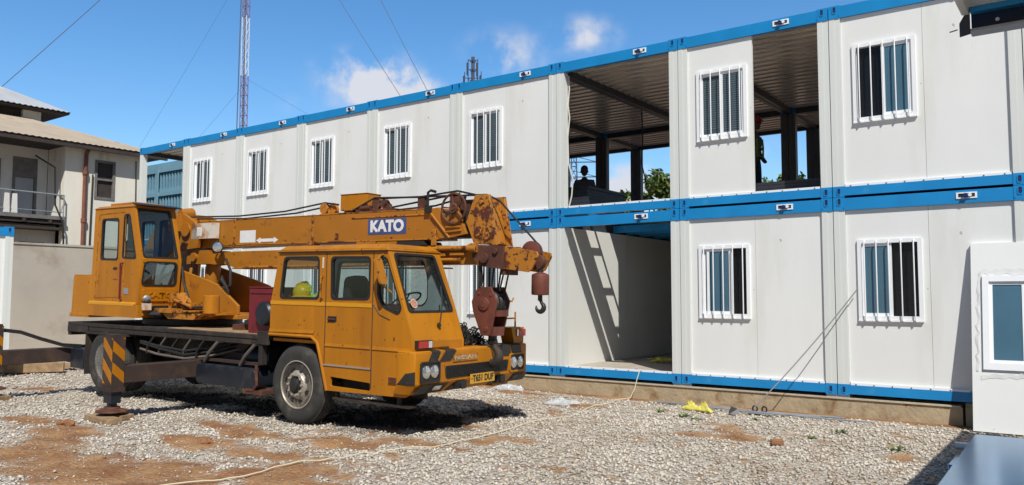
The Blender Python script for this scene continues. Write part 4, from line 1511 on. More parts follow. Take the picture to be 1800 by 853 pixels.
# wheels -----------------------------------------------------------
def wheel(u, v, out, kind):
    """out: -1 when the outside faces the near side"""
    rad, wd_ = 0.535, 0.26
    t = B()
    prof = [(0.315, 0.0), (0.36, -0.012), (0.43, -0.020), (0.485, -0.012), (0.508, 0.012), (0.520, 0.035)]
    n = 5
    for k in range(n):
        a = 0.035+k*(wd_-0.07)/n
        prof += [(rad, a+0.004), (rad, a+0.026), (rad-0.014, a+0.029), (rad-0.014, a+(wd_-0.07)/n-0.003)]
    prof += [(0.520, wd_-0.035), (0.508, wd_-0.012), (0.485, wd_+0.012), (0.40, wd_+0.015), (0.315, wd_)]
    t.lathe([(r, -out*0 + h) for r, h in prof], (0, 0, 0), (0, -out, 0), 48)
    w = obj('wheel', t, 'tyre', K, (u, v, rad))
    r = B()
    if kind == 'front':
        r.lathe([(0.318, 0.0), (0.326, -0.012), (0.312, -0.016), (0.296, 0.012), (0.288, 0.055), (0.268, 0.062), (0.255, 0.045), (0.215, 0.012), (0.170, -0.012), (0.158, -0.03), (0.118, -0.034), (0.11, 0.02)], (0, 0, 0), (0, -out, 0), 40)
        r.m = 1
        r.lathe([(0.292, 0.058), (0.262, 0.0585), (0.262, 0.066), (0.292, 0.066)], (0, 0, 0), (0, -out, 0), 40)
        for k in range(8):
            a = 2*math.pi*(k+0.5)/8
            c = Vector((math.cos(a)*0.222, -out*0.002, math.sin(a)*0.222))
            nrm_ = Vector((math.cos(a)*0.6, out*0.8, math.sin(a)*0.6))
            r.lathe([(0.034, 0.010), (0.034, 0.017)], c, nrm_, 14)
        r.m = 0
        for k in range(10):
            a = 2*math.pi*k/10
            c = (math.cos(a)*0.138, -out*-0.03, math.sin(a)*0.138)
            r.lathe([(0.017, 0.0), (0.017, -0.028), (0.010, -0.032)], c, (0, -out, 0), 6)
    else:
        r.lathe([(0.318, 0.0), (0.325, 0.012), (0.300, 0.02), (0.29, 0.06), (0.285, 0.13), (0.26, 0.15), (0.20, 0.14), (0.15, 0.12), (0.11, 0.06), (0.0, 0.05)], (0, 0, 0), (0, -out, 0), 40)
        for k in range(8):
            a = 2*math.pi*k/8
            r.lathe([(0.022, 0.12), (0.022, 0.09)], (math.cos(a)*0.16, 0, math.sin(a)*0.16), (0, -out, 0), 6)
    obj('rim', r, ['rim' if kind == 'front' else 'rim_pale', 'ink'], w)
    h = B()
    if kind == 'front':
        h.lathe([(0.11, 0.03), (0.10, -0.036), (0.082, -0.045), (0.076, -0.07), (0.05, -0.08), (0.0, -0.082)], (0, 0, 0), (0, -out, 0), 24)
        obj('hub', h, 'black_paint', w)
    return w


wheel(-0.10, -1.115, -1, 'front')
wheel(-0.10, 1.115, 1, 'front')
for o in (-1, 1):
    wheel(-4.95, o*1.115, o, 'rear')
    wheel(-4.95, o*0.82, o, 'rear')


# outriggers -------------------------------------------------------
def stripes(b, u0, u1, v, z0, z1):
    """slanting hazard stripes standing 3 mm proud of the face y = v"""
    wdt = (u1-u0)
    for k in range(-2, 6):
        za = z0+k*0.30
        pts = [(u0, za+wdt*0.9), (u1, za), (u1, za+0.15), (u0, za+wdt*0.9+0.15)]
        out = []
        for i in range(4):                      # clip to the face in z
            p, q = pts[i], pts[(i+1) % 4]
            for (a, c) in ((p, q),):
                ins = z0 <= a[1] <= z1
                if ins: out.append(a)
                ts = []
                for lim in (z0, z1):
                    if (a[1]-lim)*(c[1]-lim) < 0:
                        f = (lim-a[1])/(c[1]-a[1]); ts.append((f, (a[0]+(c[0]-a[0])*f, lim)))
                for _, q_ in sorted(ts): out.append(q_)
        if len(out) >= 3:
            b.plate(out, [], lambda a, c, s: (a, v-0.003+s, c), 0.0025)


for u0, u1 in ((-2.61, -2.37), (-6.28, -6.04)):
    for sgn in (-1, 1):
        b = B()
        vo = 2.42 if sgn < 0 else 1.62
        def bb(b, a0, a1, v0, v1, z0, z1):
            lo, hi = sorted((sgn*v0, sgn*v1)); b.box((a0, lo, z0), (a1, hi, z1))
        ub = (u0+0.01, u1-0.01)
        bb(b, ub[0], ub[1], 0.05, vo-0.181, 0.47, 0.71)
        bb(b, ub[0]-0.03, ub[1]+0.03, 0.0, 1.10, 0.445, 0.735)
        o = obj('outrigger', b, 'brown_beam', K, bev=0.006)
        b = B()
        bb(b, u0, u1, vo-0.18, vo, 0.42, 1.12)
        bb(b, u0-0.015, u1+0.015, vo-0.195, vo+0.015, 0.36, 0.42)
        bb(b, u0+0.01, u1-0.01, vo-0.17, vo-0.01, 1.121, 1.15)
        if sgn < 0:
            b.m = 1
            stripes(b, u0+0.004, u1-0.004, -vo, 0.47, 1.10)
            b.X = Matrix.Translation((u1, -vo, 0)) @ Matrix.Rotation(R(90), 4, 'Z')
            stripes(b, 0.004, 0.176, 0.0, 0.47, 1.10)
            b.X = Matrix.Identity(4)
        obj('jack_column', b, ['brown_beam', 'yellow'], o)
        b = B()
        bb(b, u0+0.02, u1-0.02, vo-0.16, vo-0.02, 0.20, 0.37)
        c = ((u0+u1)/2, sgn*(vo-0.09))
        b.cyl((c[0], c[1], 0.09), (c[0], c[1], 0.2), 0.065, 16)
        obj('jack_leg', b, 'tank', o)
        b = B()
        b.lathe([(0.20, 0.075), (0.21, 0.085), (0.20, 0.10), (0.11, 0.125), (0.10, 0.15)], (c[0], c[1], 0.0), (0, 0, 1), 24)
        obj('foot_pad', b, 'rust', o)

# front driver cab -------------------------------------------------
cabp = [(-0.66, 1.19), (-0.66, 1.62), (-0.50, 2.32), (1.545, 2.32), (1.86, 1.55), (1.985, 1.20), (1.985, 1.10), (1.95, 1.06), (1.95, 0.58), (1.86, 0.535), (0.515, 0.51), (0.36, 0.99), (0.31, 1.12), (0.20, 1.19)]
RW = rpoly([(-0.455, 1.70), (0.31, 1.705), (0.295, 2.245), (-0.385, 2.245)], 0.07)
FW = rpoly([(0.56, 1.705), (1.235, 1.715), (1.235, 2.235), (0.545, 2.24)], 0.07)
QW = rpoly([(1.385, 1.76), (1.48, 1.62), (1.72, 1.535), (1.775, 1.61), (1.53, 2.225), (1.40, 2.235)], 0.06)
STEP = rpoly([(0.575, 0.575), (1.285, 0.565), (1.285, 0.665), (0.57, 0.695)], 0.02)
b = B()
b.plate(cabp, [RW, FW, QW, STEP], sidep, 0.035)
VL = -0.16                                      # left wall of the half width cab
LW1 = rpoly([(-0.40, 1.62), (0.35, 1.62), (0.35, 2.22), (-0.34, 2.22)], 0.07)
LW2 = rpoly([(0.52, 1.62), (1.30, 1.62), (1.38, 1.70), (1.38, 2.0), (1.30, 2.22), (0.52, 2.22)], 0.07)
b.plate([(-0.66, 0.8), (-0.66, 1.62), (-0.50, 2.32), (1.545, 2.32), (1.86, 1.55), (1.985, 1.20), (1.985, 0.8)], [LW1, LW2], lambda a, c, s: (a, VL-s, c), 0.035)
wb = Vector((0.16, 0, 0.70)).normalized()
b.plate([(SV+0.036, 0.0), (VL-0.036, 0.0), (VL-0.036, 0.715), (SV+0.036, 0.715)], [rrect(SV+0.14, 0.12, VL-0.14, 0.62, 0.06)],
        lambda a, c, s: (-0.66+wb.x*c+s, a, 1.62+wb.z*c), 0.03)
b.box((-0.66, SV+0.036, 1.19), (-0.63, VL-0.036, 1.618))
# windscreen frame: sloping plane from (1.86, 1.55) to (1.545, 2.32)
wn = Vector((-0.315, 0, 0.77)); wl = wn.length; wn.normalize()
nrm = Vector((wn.z, 0, -wn.x))


def wsp(a, c, s):                               # a: across, c: up the slope, s: inwards
    p = Vector((1.86, a, 1.55)) + wn*c - nrm*s
    return tuple(p)


WS = rpoly([(-1.085, 0.02), (-0.245, 0.02), (-0.30, 0.79), (-1.06, 0.79)], 0.06)
b.plate([(SV+0.036, -0.0), (VL-0.036, -0.0), (VL-0.036, wl), (SV+0.036, wl)], [WS], wsp, 0.035)
# nose below the windscreen, lamp band and lower front
fn = Vector((0.125, 0, -0.35)); fl = fn.length; fn.normalize(); fnn = Vector((-fn.z, 0, fn.x))
b.plate([(SV+0.036, 0.0), (VL-0.036, 0.0), (VL-0.036, fl), (SV+0.036, fl)], [], lambda a, c, s: tuple(Vector((1.86, a, 1.55))+fn*c-fnn*s), 0.03)
b.box((1.95, SV+0.036, 1.06), (1.983, VL-0.036, 1.199))
b.box((-0.62, SV+0.036, 1.10), (1.9, VL-0.036, 1.14))        # floor
cab = obj('driver_cab', b, 'yellow', K, bev=0.009)
# roof
b = B()
lo = [(-0.52, SV-0.015, 2.315), (1.56, SV-0.015, 2.315), (1.56, VL+0.015, 2.315), (-0.52, VL+0.015, 2.315)]
b.hull(lo, [(p[0], p[1], 2.345) for p in lo])
b.hull([(-0.515, SV-0.005, 2.3455), (1.55, SV-0.005, 2.3455), (1.55, VL+0.005, 2.3455), (-0.515, VL+0.005, 2.3455)],
       [(-0.44, SV+0.07, 2.41), (1.46, SV+0.07, 2.41), (1.46, VL-0.07, 2.41), (-0.44, VL-0.07, 2.41)])
obj('roof', b, 'yellow', cab, bev=0.02)
# arch lip, stripe, creases
b = B()
arch = [(-0.66, 1.19), (0.20, 1.19), (0.31, 1.12), (0.36, 0.99), (0.515, 0.51)]
b.tube([(p[0], SV-0.004, p[1]) for p in arch], 0.022, 8)
obj('wheel_arch_lip', b, 'yellow', cab)
b = B()
b.box((-0.655, SV-0.006, 1.605), (0.44, SV-0.0005, 1.655)); b.box((0.46, SV-0.006, 1.605), (1.285, SV-0.0005, 1.655))
obj('stripe', b, 'yellow_stripe', cab)
b = B()
b.hull([(-0.66, SV-0.012, 1.225), (0.235, SV-0.012, 1.235), (0.235, SV-0.0005, 1.235), (-0.66, SV-0.0005, 1.225)], [(-0.66, SV-0.005, 1.265), (0.26, SV-0.005, 1.275), (0.26, SV-0.0005, 1.275), (-0.66, SV-0.0005, 1.265)])
b.hull([(0.46, SV-0.012, 1.085), (1.28, SV-0.012, 1.085), (1.28, SV-0.0005, 1.085), (0.46, SV-0.0005, 1.085)], [(0.46, SV-0.003, 1.125), (1.28, SV-0.003, 1.125), (1.28, SV-0.0005, 1.125), (0.46, SV-0.0005, 1.125)])
b.hull([(1.31, SV-0.012, 1.085), (1.96, SV-0.012, 1.085), (1.96, SV-0.0005, 1.085), (1.31, SV-0.0005, 1.085)], [(1.31, SV-0.003, 1.125), (1.96, SV-0.003, 1.125), (1.96, SV-0.0005, 1.125), (1.31, SV-0.0005, 1.125)])
obj('body_crease', b, 'yellow', cab)
# shut lines
b = B()
b.m = 0
for pts in ([(0.45, 2.30), (0.45, 0.85), (0.52, 0.84)], [(1.30, 2.30), (1.30, 0.60)], [(1.297, 1.66), (1.42, 1.52), (1.60, 1.46)]):
    b.tube([(p[0], SV-0.001, p[1]) for p in pts], 0.006, 5)
b.tube([(-0.5, SV-0.017, 2.315), (1.55, SV-0.017, 2.315)], 0.008, 5)
obj('door_seam', b, 'black_paint', cab)
b = B()
b.box((0.41, SV-0.012, 0.832), (1.295, SV-0.0005, 0.852))
obj('side_trim', b, 'chrome', cab)
b = B()
b.box((0.50, SV-0.004, 1.40), (0.66, SV-0.001, 1.475))
b.m = 1
b.tube([(0.515, SV-0.018, 1.435), (0.645, SV-0.018, 1.435)], 0.011, 8)
obj('door_handle', b, ['ink', 'rust'], cab)
b = B()
b.tube([(0.385, SV-0.0, 1.70), (0.385, SV-0.04, 1.72), (0.385, SV-0.04, 1.98), (0.385, SV-0.0, 2.0)], 0.012, 8)
obj('grab_rail', b, 'boom_rust', cab)
b = B(); b.box((0.372, SV-0.008, 2.10), (0.395, SV-0.0005, 2.245)); obj('vent_strip', b, 'white_rust', cab)
# indicator on the side and lamp band on the front
b = B()
b.box((1.60, SV-0.012, 0.69), (1.83, SV-0.0005, 0.775))
b.m = 1
b.box((1.615, SV-0.022, 0.70), (1.735, SV-0.0125, 0.765)); b.m = 2
b.cyl((1.785, SV-0.02, 0.73), (1.785, SV-0.0125, 0.73), 0.024, 12)
obj('side_indicator', b, ['yellow', 'rust', 'red_lens'], cab)
b = B()
b.box((1.9835, -1.12, 1.125), (2.03, -0.84, 1.225)); b.m = 1
b.box((2.0305, -1.105, 1.135), (2.045, -0.93, 1.215)); b.m = 2
b.box((2.0305, -0.925, 1.135), (2.042, -0.86, 1.215))
b.m = 3
b.box((1.9835, -0.81, 1.13), (2.0, -0.48, 1.215))
obj('turn_lamp', b, ['black_paint', 'red_lens', 'clear_lens', 'yellow'], cab)


# glazing with black rubber seals
def glazed(name, poly, fn, parent, th=0.035, mname='glass_cab'):
    b = B()
    b.plate(grow(poly, 0.018), [grow(poly, -0.012)], lambda a, c, s: fn(a, c, s-0.006), th+0.012)
    w = obj(name, b, 'rubber', parent)
    b = B()
    b.plate(grow(poly, -0.008), [], lambda a, c, s: fn(a, c, s+th*0.4), 0.004)
    obj('pane', b, mname, w)
    return w


glazed('window', RW, sidep, cab); glazed('window', FW, sidep, cab); glazed('quarter_window', QW, sidep, cab)
glazed('window', LW1, lambda a, c, s: (a, VL-s, c), cab); glazed('window', LW2, lambda a, c, s: (a, VL-s, c), cab)
glazed('windscreen', WS, wsp, cab)
b = B()
b.cyl(wsp(-0.62, -0.17, -0.012), wsp(-0.62, -0.17, -0.03), 0.03, 12)
b.tube([wsp(-0.62, -0.17, -0.03), wsp(-0.50, 0.03, -0.035), wsp(-0.40, 0.22, -0.03)], 0.008, 6)
b.tube([wsp(-0.44, 0.08, -0.02), wsp(-0.36, 0.36, -0.02)], 0.011, 6)
obj('wiper', b, 'black_paint', cab)
b = B()
b.tube([(1.46, SV-0.0, 2.27), (1.50, SV-0.10, 2.25), (1.53, SV-0.16, 2.20)], 0.013, 8)
b.X = Matrix.Translation((1.55, SV-0.15, 2.05)) @ Matrix.Rotation(R(-20), 4, 'Y')
b.plate(rrect(-0.09, -0.17, 0.09, 0.17, 0.04), [], lambda a, c, s: (s, a*0.7, c), 0.03)
b.X = Matrix.Identity(4)
b.tube([(1.53, SV-0.14, 2.0), (1.56, SV-0.06, 1.86), (1.62, SV-0.0, 1.80)], 0.011, 8)
obj('mirror', b, 'boom_paint', cab)
# inside
b = B()
b.X = Matrix.Translation((0.78, -0.72, 0)) @ Matrix.Rotation(R(-8), 4, 'Y')
b.plate(rpoly([(-0.24, 1.2), (0.24, 1.2), (0.22, 1.75), (0.16, 2.02), (-0.16, 2.02), (-0.22, 1.75)], 0.09), [], lambda a, c, s: (s, a, c), 0.11)
b.X = Matrix.Identity(4)
b.box((0.75, -0.97, 1.3), (1.25, -0.47, 1.45)); b.box((0.85, -0.85, 1.141), (1.15, -0.6, 1.3))
obj('seat', b, 'seat', cab, bev=0.02)
b = B()
b.box((-0.55, -1.08, 1.141), (-0.05, -0.25, 1.42))
obj('rear_bench', b, 'seat', cab, bev=0.02)
b = B()
ctr = Vector((1.47, -0.72, 1.70)); ax = Vector((-0.5, 0, 0.85)).normalized(); a1 = Vector((0, 1, 0)); a2 = ax.cross(a1)
b.tube([tuple(ctr+(a1*math.cos(k*math.pi/14)+a2*math.sin(k*math.pi/14))*0.20) for k in range(28)], 0.013, 6, closed=True)
b.tube([tuple(ctr), (1.62, -0.72, 1.42)], 0.022, 6)
for k in range(3):
    a = k*2.09
    b.tube([tuple(ctr), tuple(ctr+(a1*math.cos(a)+a2*math.sin(a))*0.20)], 0.010, 5)
obj('steering_wheel', b, 'rubber', cab)
b = B()
b.hull([(1.50, SV+0.04, 1.42), (1.86, SV+0.04, 1.42), (1.86, VL-0.04, 1.42), (1.50, VL-0.04, 1.42)], [(1.55, SV+0.04, 1.56), (1.81, SV+0.04, 1.525), (1.81, VL-0.04, 1.525), (1.55, VL-0.04, 1.56)])
b.box((1.4, SV+0.04, 1.141), (1.8, VL-0.04, 1.419))
obj('dashboard', b, 'cab_inner', cab)
b = B()
b.box((-0.48, SV+0.05, 2.285), (1.5, VL-0.05, 2.312))
b.plate([(-0.60, 1.15), (-0.60, 1.60), (-0.46, 2.28), (1.50, 2.28), (1.80, 1.55), (1.80, 1.15)], [grow(LW1, 0.012), grow(LW2, 0.012)], lambda a, c, s: (a, VL-0.0365-s, c), 0.006)
obj('headlining', b, 'lining', cab)
b = B()
b.X = Matrix((Vector((0, 1, 0)), wn, nrm)).transposed().to_4x4(); b.X.translation = Vector(wsp(-0.95, 0.13, 0.004))
b.lathe([(0.062, 0), (0.062, 0.0015)], (0, 0, 0), (0, 0, 1), 20); b.m = 1
b.lathe([(0.045, 0.0018), (0.045, 0.0024)], (0, 0, 0), (0, 0, 1), 20)
b.m = 0
b.lathe([(0.030, 0.0026), (0.030, 0.003)], (0, 0, 0), (0, 0, 1), 16)
obj('windscreen_sticker', b, ['white_rust', 'faded_red'], cab)
# step plate below
b = B()
b.box((0.58, SV+0.04, 0.40), (1.9, SV+0.2, 0.43)); b.box((0.62, SV+0.05, 0.43), (0.66, SV+0.1, 0.56)); b.box((1.7, SV+0.05, 0.43), (1.74, SV+0.1, 0.56))
obj('step', b, 'grimy', cab)
b = B(); b.box((0.52, SV+0.30, 0.5), (1.95, SV+0.33, 1.09)); b.box((-0.62, SV+0.45, 0.7), (0.6, SV+0.48, 1.1)); obj('wheel_housing', b, 'grimy', cab)

# engine side of the nose, left of the cab
b = B()
b.box((0.55, VL+0.01, 0.98), (1.96, 1.10, 1.085))
b.box((0.5, VL+0.02, 0.75), (1.7, 1.05, 0.979))
b.box((0.45, 0.75, 0.5), (1.8, 1.13, 0.98))
obj('front_platform', b, 'yellow', K, bev=0.01)

# bumper -----------------------------------------------------------
plan = [(1.80, -1.225), (1.97, -1.235), (2.06, -1.19), (2.095, -1.05), (2.10, 1.05), (2.065, 1.19), (1.97, 1.235), (1.80, 1.225)]
b = B()
b.hull([(p[0], p[1], 0.70) for p in plan], [(p[0], p[1], 1.083) for p in plan])
b.hull([(p[0], p[1], 1.0835) for p in plan], [(p[0]-0.02, p[1]*0.99, 1.097) for p in plan])
b.hull([(p[0]-0.10, p[1]*0.97, 0.575) for p in plan], [(p[0], p[1], 0.6995) for p in plan])
bump = obj('front_bumper', b, 'yellow', K, bev=0.012)
FX = 2.0985


def frontp(v, z, s):                            # proud of the bumper's front face
    return (FX+0.008-s, v, z)


# black stripes, upper edge wrapping over the top, lower edge, dark corners
for v0, v1, k in ((-1.00, -0.84, 0.07), (-0.79, -0.58, 0.12), (0.54, 0.76, -0.03), (0.79, 1.02, -0.03)):
    b = B()
    zb = 0.965 if v0 < 0 else 0.95
    b.plate([(v0, zb), (v1, zb), (v1+k, 1.0835), (v0+k, 1.0835)], [], frontp, 0.006)
    b.hull([(2.07, v0+k, 1.0985), (2.07, v1+k, 1.0985), (1.82, v1+k, 1.0985), (1.82, v0+k, 1.0985)], [(2.07, v0+k, 1.102), (2.07, v1+k, 1.102), (1.82, v1+k, 1.102), (1.82, v0+k, 1.102)])
    b.hull([(2.101, v0+k, 1.0836), (2.1068, v0+k, 1.0836), (2.1068, v1+k, 1.0836), (2.101, v1+k, 1.0836)], [(2.069, v0+k, 1.0995), (2.072, v0+k, 1.102), (2.072, v1+k, 1.102), (2.069, v1+k, 1.0995)])
    obj('hazard_stripe', b, 'black_paint', bump)
for pts in ([(-1.20, 0.578), (-0.955, 0.578), (-0.90, 0.697), (-1.13, 0.697)], [(-0.58, 0.578), (-0.36, 0.578), (-0.28, 0.697), (-0.46, 0.697)], [(0.33, 0.578), (0.60, 0.578), (0.60, 0.697), (0.36, 0.697)], [(1.06, 0.578), (1.2, 0.578), (1.2, 0.697), (1.06, 0.697)]):
    b = B()
    b.plate(pts, [], lambda v, z, s: (FX+0.008-s-0.10*(0.6995-z)/0.1245, v*0.985, z), 0.006)
    obj('hazard_stripe', b, 'black_paint', bump)
for sg in (-1, 1):
    b = B()
    b.hull([(1.81, sg*1.229, 0.701), (1.971, sg*1.239, 0.701), (2.064, sg*1.193, 0.701), (2.05, sg*1.17, 0.701), (1.81, sg*1.2, 0.701)],
           [(1.95, sg*1.237, 0.84), (1.971, sg*1.239, 0.84), (2.064, sg*1.193, 0.86), (2.05, sg*1.17, 0.86), (1.95, sg*1.2, 0.84)])
    obj('hazard_stripe', b, 'black_paint', bump)
for sg in (-1, 1):
    v0, v1 = sorted((sg*0.80, sg*1.135)) if sg < 0 else (0.72, 1.06)
    b = B()
    b.plate(rrect(v0, 0.735, v1, 0.965, 0.03), [], lambda v, z, s: (FX+0.012-s, v, z), 0.010)
    b.m = 2
    b.plate(rrect(v0-0.014, 0.722, v1+0.014, 0.978, 0.04), [rrect(v0+0.006, 0.741, v1-0.006, 0.959, 0.03)], lambda v, z, s: (FX+0.024-s, v, z), 0.022)
    hl = obj('headlight', b, ['ink', 'clear_lens', 'black_paint' if sg < 0 else 'yellow'], bump)
    for k in (0.27, 0.73):
        b = B()
        c = (FX+0.012, v0+(v1-v0)*k, 0.85)
        b.lathe([(0.078, 0.0), (0.076, 0.010), (0.060, 0.020), (0.035, 0.028), (0.0, 0.031)], c, (1, 0, 0), 24)
        obj('lens', b, 'clear_lens', hl)
    # lower fog lamp
    b = B()
    fv = (-0.94, -0.66) if sg < 0 else (0.80, 1.05)
    def lowp(v, z, s): return (FX+0.008-s-0.10*(0.6995-z)/0.1245, v*0.985, z)
    b.plate([(fv[0], 0.578), (fv[1], 0.578), (fv[1]+0.05, 0.697), (fv[0]+0.05, 0.697)], [], lowp, 0.006)
    b.m = 1
    b.plate([(fv[0]+0.07, 0.612), (fv[1]-0.06, 0.612), (fv[1]-0.06, 0.668), (fv[0]+0.07, 0.668)], [], lambda v, z, s: lowp(v, z, s-0.008), 0.007)
    obj('fog_lamp', b, ['ink', 'clear_lens' if sg < 0 else 'tank'], bump)
b = B()
b.plate(rpoly([(-0.66, 0.745), (0.66, 0.755), (0.70, 0.90), (-0.68, 0.90)], 0.04), [], frontp, 0.006)
b.m = 1
for k in range(9):
    z = 0.765+k*0.0155
    b.box((FX+0.0085, -0.64, z), (FX+0.016, 0.66, z+0.005))
for k in range(30):
    b.box((FX+0.0085, -0.63+k*0.0435, 0.76), (FX+0.014, -0.622+k*0.0435, 0.89))
obj('grille', b, ['ink', 'black_paint'], bump)
TM = Matrix(((0, 0, 1), (1, 0, 0), (0, 1, 0))).to_4x4()          # text plane: right = +y, up = +z, facing +x


def at(x, y, z, m=TM):
    q = m.copy(); q.translation = Vector((x, y, z)); return q


b = B()
b.box((FX+0.03, -0.20, 0.640), (FX+0.036, 0.33, 0.765)); b.box((FX+0.0, -0.05, 0.66), (FX+0.03, 0.2, 0.72))
b.m = 1
b.text('T651 DUF', 0.115, at(FX+0.038, 0.075, 0.702), 0.003, 0.003, 0.45)
b.box((FX+0.036, -0.18, 0.695), (FX+0.0385, -0.155, 0.712))
obj('number_plate', b, ['plate_yellow', 'ink'], bump)
b = B()
b.box((FX+0.008, -0.53, 0.945), (FX+0.012, -0.02, 1.03)); b.m = 1
b.text('NISSAN', 0.072, at(FX+0.0145, -0.275, 0.987), 0.004, 0.0005, 0.44)
obj('front_badge', b, ['boom_rust', 'badge_letters'], bump)
for v in (-0.36, 0.50):
    b = B()
    b.tube([(FX+0.0, v, 0.65), (FX+0.055, v, 0.65)], 0.055, 12)
    b.box((FX-0.04, v-0.09, 0.60), (FX+0.03, v+0.09, 0.70))
    obj('tow_hook', b, 'black_paint', bump)
# left lamp pod with mirror stalk
b = B()
b.hull([(1.82, 0.93, 1.10), (2.03, 0.93, 1.10), (2.03, 1.17, 1.10), (1.82, 1.17, 1.10)], [(1.80, 0.88, 1.325), (2.02, 0.88, 1.325), (2.02, 1.20, 1.325), (1.80, 1.20, 1.325)])
b.m = 1
b.box((2.031, 1.02, 1.20), (2.05, 1.20, 1.30)); b.m = 2
b.box((2.031, 0.99, 1.20), (2.045, 1.035, 1.30))
lp_ = obj('lamp_pod', b, ['yellow', 'red_lens', 'clear_lens'], K, bev=0.01)
b = B()
b.tube([(1.95, 1.07, 1.32), (1.95, 1.07, 1.54)], 0.013, 8)
b.tube([(1.95, 1.07, 1.45), (1.95, 0.86, 1.45), (1.95, 0.81, 1.47), (1.95, 0.80, 1.66), (1.95, 0.88, 1.70), (1.95, 0.98, 1.69), (1.95, 1.02, 1.74)], 0.011, 8)
obj('mirror_stalk', b, 'yellow', lp_)

# red box behind the cab -------------------------------------------
b = B()
b.box((-1.30, -1.02, 1.175), (-0.72, -0.45, 1.82)); b.box((-1.31, -1.03, 1.8205), (-0.71, -0.44, 1.84)); b.box((-1.27, -1.035, 1.745), (-0.74, -1.021, 1.77))
rb = obj('red_box', b, 'red_paint', K, bev=0.01)
b = B()
b.lathe([(0.17, 0.0), (0.175, 0.05), (0.15, 0.08), (0.05, 0.085), (0.0, 0.086)], (-0.90, -1.022, 1.46), (0, -1, 0), 28)
obj('air_filter', b, 'tank', rb)
b = B()
b.blob((-1.75, -0.55, 1.27), (0.2, 0.12, 0.10), 2, 0.4); b.m = 1
b.box((-2.1, -0.7, 1.175), (-1.9, -0.5, 1.26))
obj('deck_fittings', b, ['black_paint', 'rust'], K)

# slewing part -----------------------------------------------------
b = B()
b.lathe([(0.82, 1.175), (0.82, 1.27), (0.70, 1.28), (0.70, 1.33)], (-4.15, 0, 0), (0, 0, 1), 40)
obj('slewing_ring', b, 'black_paint', K)
b = B()
b.hull([(-5.9, -1.10, 1.29), (-3.9, -1.10, 1.33), (-3.9, 1.0, 1.33), (-5.9, 1.0, 1.29)], [(-5.9, -1.10, 1.345), (-3.9, -1.10, 1.385), (-3.9, 1.0, 1.385), (-5.9, 1.0, 1.345)])
b.hull([(-3.9, -0.42, 1.31), (-2.45, -0.38, 1.31), (-2.45, 0.75, 1.31), (-3.9, 0.75, 1.31)], [(-3.9, -0.42, 1.38), (-2.45, -0.38, 1.38), (-2.45, 0.75, 1.38), (-3.9, 0.75, 1.38)])
for v in (-0.36, 0.66):
    b.plate([(-4.5, 1.38), (-2.45, 1.38), (-2.45, 1.53), (-3.0, 1.86), (-3.35, 1.95), (-4.5, 2.2)], [], lambda a, c, s, v=v: (a, v+s, c), 0.05)
slew = obj('slewing_frame', b, 'boom_paint', K, bev=0.008)
b = B()
b.lathe([(0.26, 0), (0.26, 0.03), (0.17, 0.031), (0.17, 0.55), (0.26, 0.551), (0.26, 0.58)], (-4.45, -0.2, 1.72), (0, 1, 0), 24)
b.lathe([(0.22, 0), (0.22, 0.5)], (-3.85, -0.15, 1.62), (0, 1, 0), 24)
obj('winch_drum', b, 'black_paint', slew)
b = B()
b.lathe([(0.115, 1.40), (0.125, 1.41), (0.125, 1.68), (0.115, 1.69)], (-2.62, -0.72, 0), (0, 0, 1), 24)
b.box((-2.75, -0.72, 1.38), (-2.5, -0.36, 1.41)); b.cyl((-2.62, -0.72, 1.35), (-2.62, -0.72, 1.4), 0.04, 10)
obj('oil_can', b, 'yellow', slew)
b = B()
b.box((-3.82, -0.95, 1.395), (-3.35, -0.5, 1.46)); b.box((-3.6, -0.7, 1.461), (-3.2, -0.42, 1.55)); b.box((-3.3, -0.9, 1.42), (-2.9, -0.45, 1.44))
b.tube([(-3.78, -0.7, 1.46), (-3.74, -0.7, 1.62), (-3.70, -0.72, 1.66)], 0.02, 6); b.tube([(-3.6, -0.8, 1.46), (-3.5, -0.8, 1.60), (-3.1, -0.75, 1.50)], 0.024, 7)
b.hull([(-3.75, -0.75, 1.56), (-3.4, -0.75, 1.56), (-3.4, -0.55, 1.56), (-3.75, -0.55, 1.56)], [(-3.70, -0.75, 1.72), (-3.55, -0.75, 1.72), (-3.55, -0.55, 1.72), (-3.70, -0.55, 1.72)])
b.hull([(-3.5, -0.9, 1.30), (-2.9, -0.85, 1.30), (-2.9, -0.4, 1.30), (-3.5, -0.4, 1.30)], [(-3.7, -0.9, 1.395), (-2.7, -0.85, 1.395), (-2.7, -0.4, 1.395), (-3.7, -0.4, 1.395)])
obj('slewing_motor', b, 'boom_rust', slew)
for pts in ([(-3.9, -0.42, 2.15), (-3.65, -0.55, 1.9), (-3.5, -0.55, 1.65), (-3.42, -0.6, 1.50)], [(-3.3, 0.0, 2.3), (-3.02, -0.1, 2.1), (-2.95, -0.15, 1.85), (-3.2, -0.25, 1.7), (-3.5, -0.3, 1.6)],
            [(-3.4, 0.0, 2.0), (-3.1, -0.1, 1.8), (-3.25, -0.2, 1.62), (-3.6, -0.3, 1.52)], [(-2.95, -0.36, 1.9), (-2.85, -0.4, 1.95), (-2.75, -0.4, 1.86), (-2.7, -0.36, 1.75)],
            [(-3.7, -0.62, 1.72), (-3.6, -0.75, 1.6), (-3.3, -0.7, 1.48), (-2.9, -0.6, 1.5)]):
    b = B(); b.tube(pts, 0.022, 7); obj('hydraulic_hose', b, 'hose', slew)
b = B()
b.hull([(-6.07, -1.15, 1.28), (-5.44, -1.15, 1.28), (-5.44, 1.15, 1.28), (-6.07, 1.15, 1.28)], [(-6.03, -1.15, 1.975), (-5.44, -1.15, 1.975), (-5.44, 1.15, 1.975), (-6.03, 1.15, 1.975)])
b.box((-6.03, -1.14, 1.9755), (-5.44, 1.14, 2.0))
b.m = 1
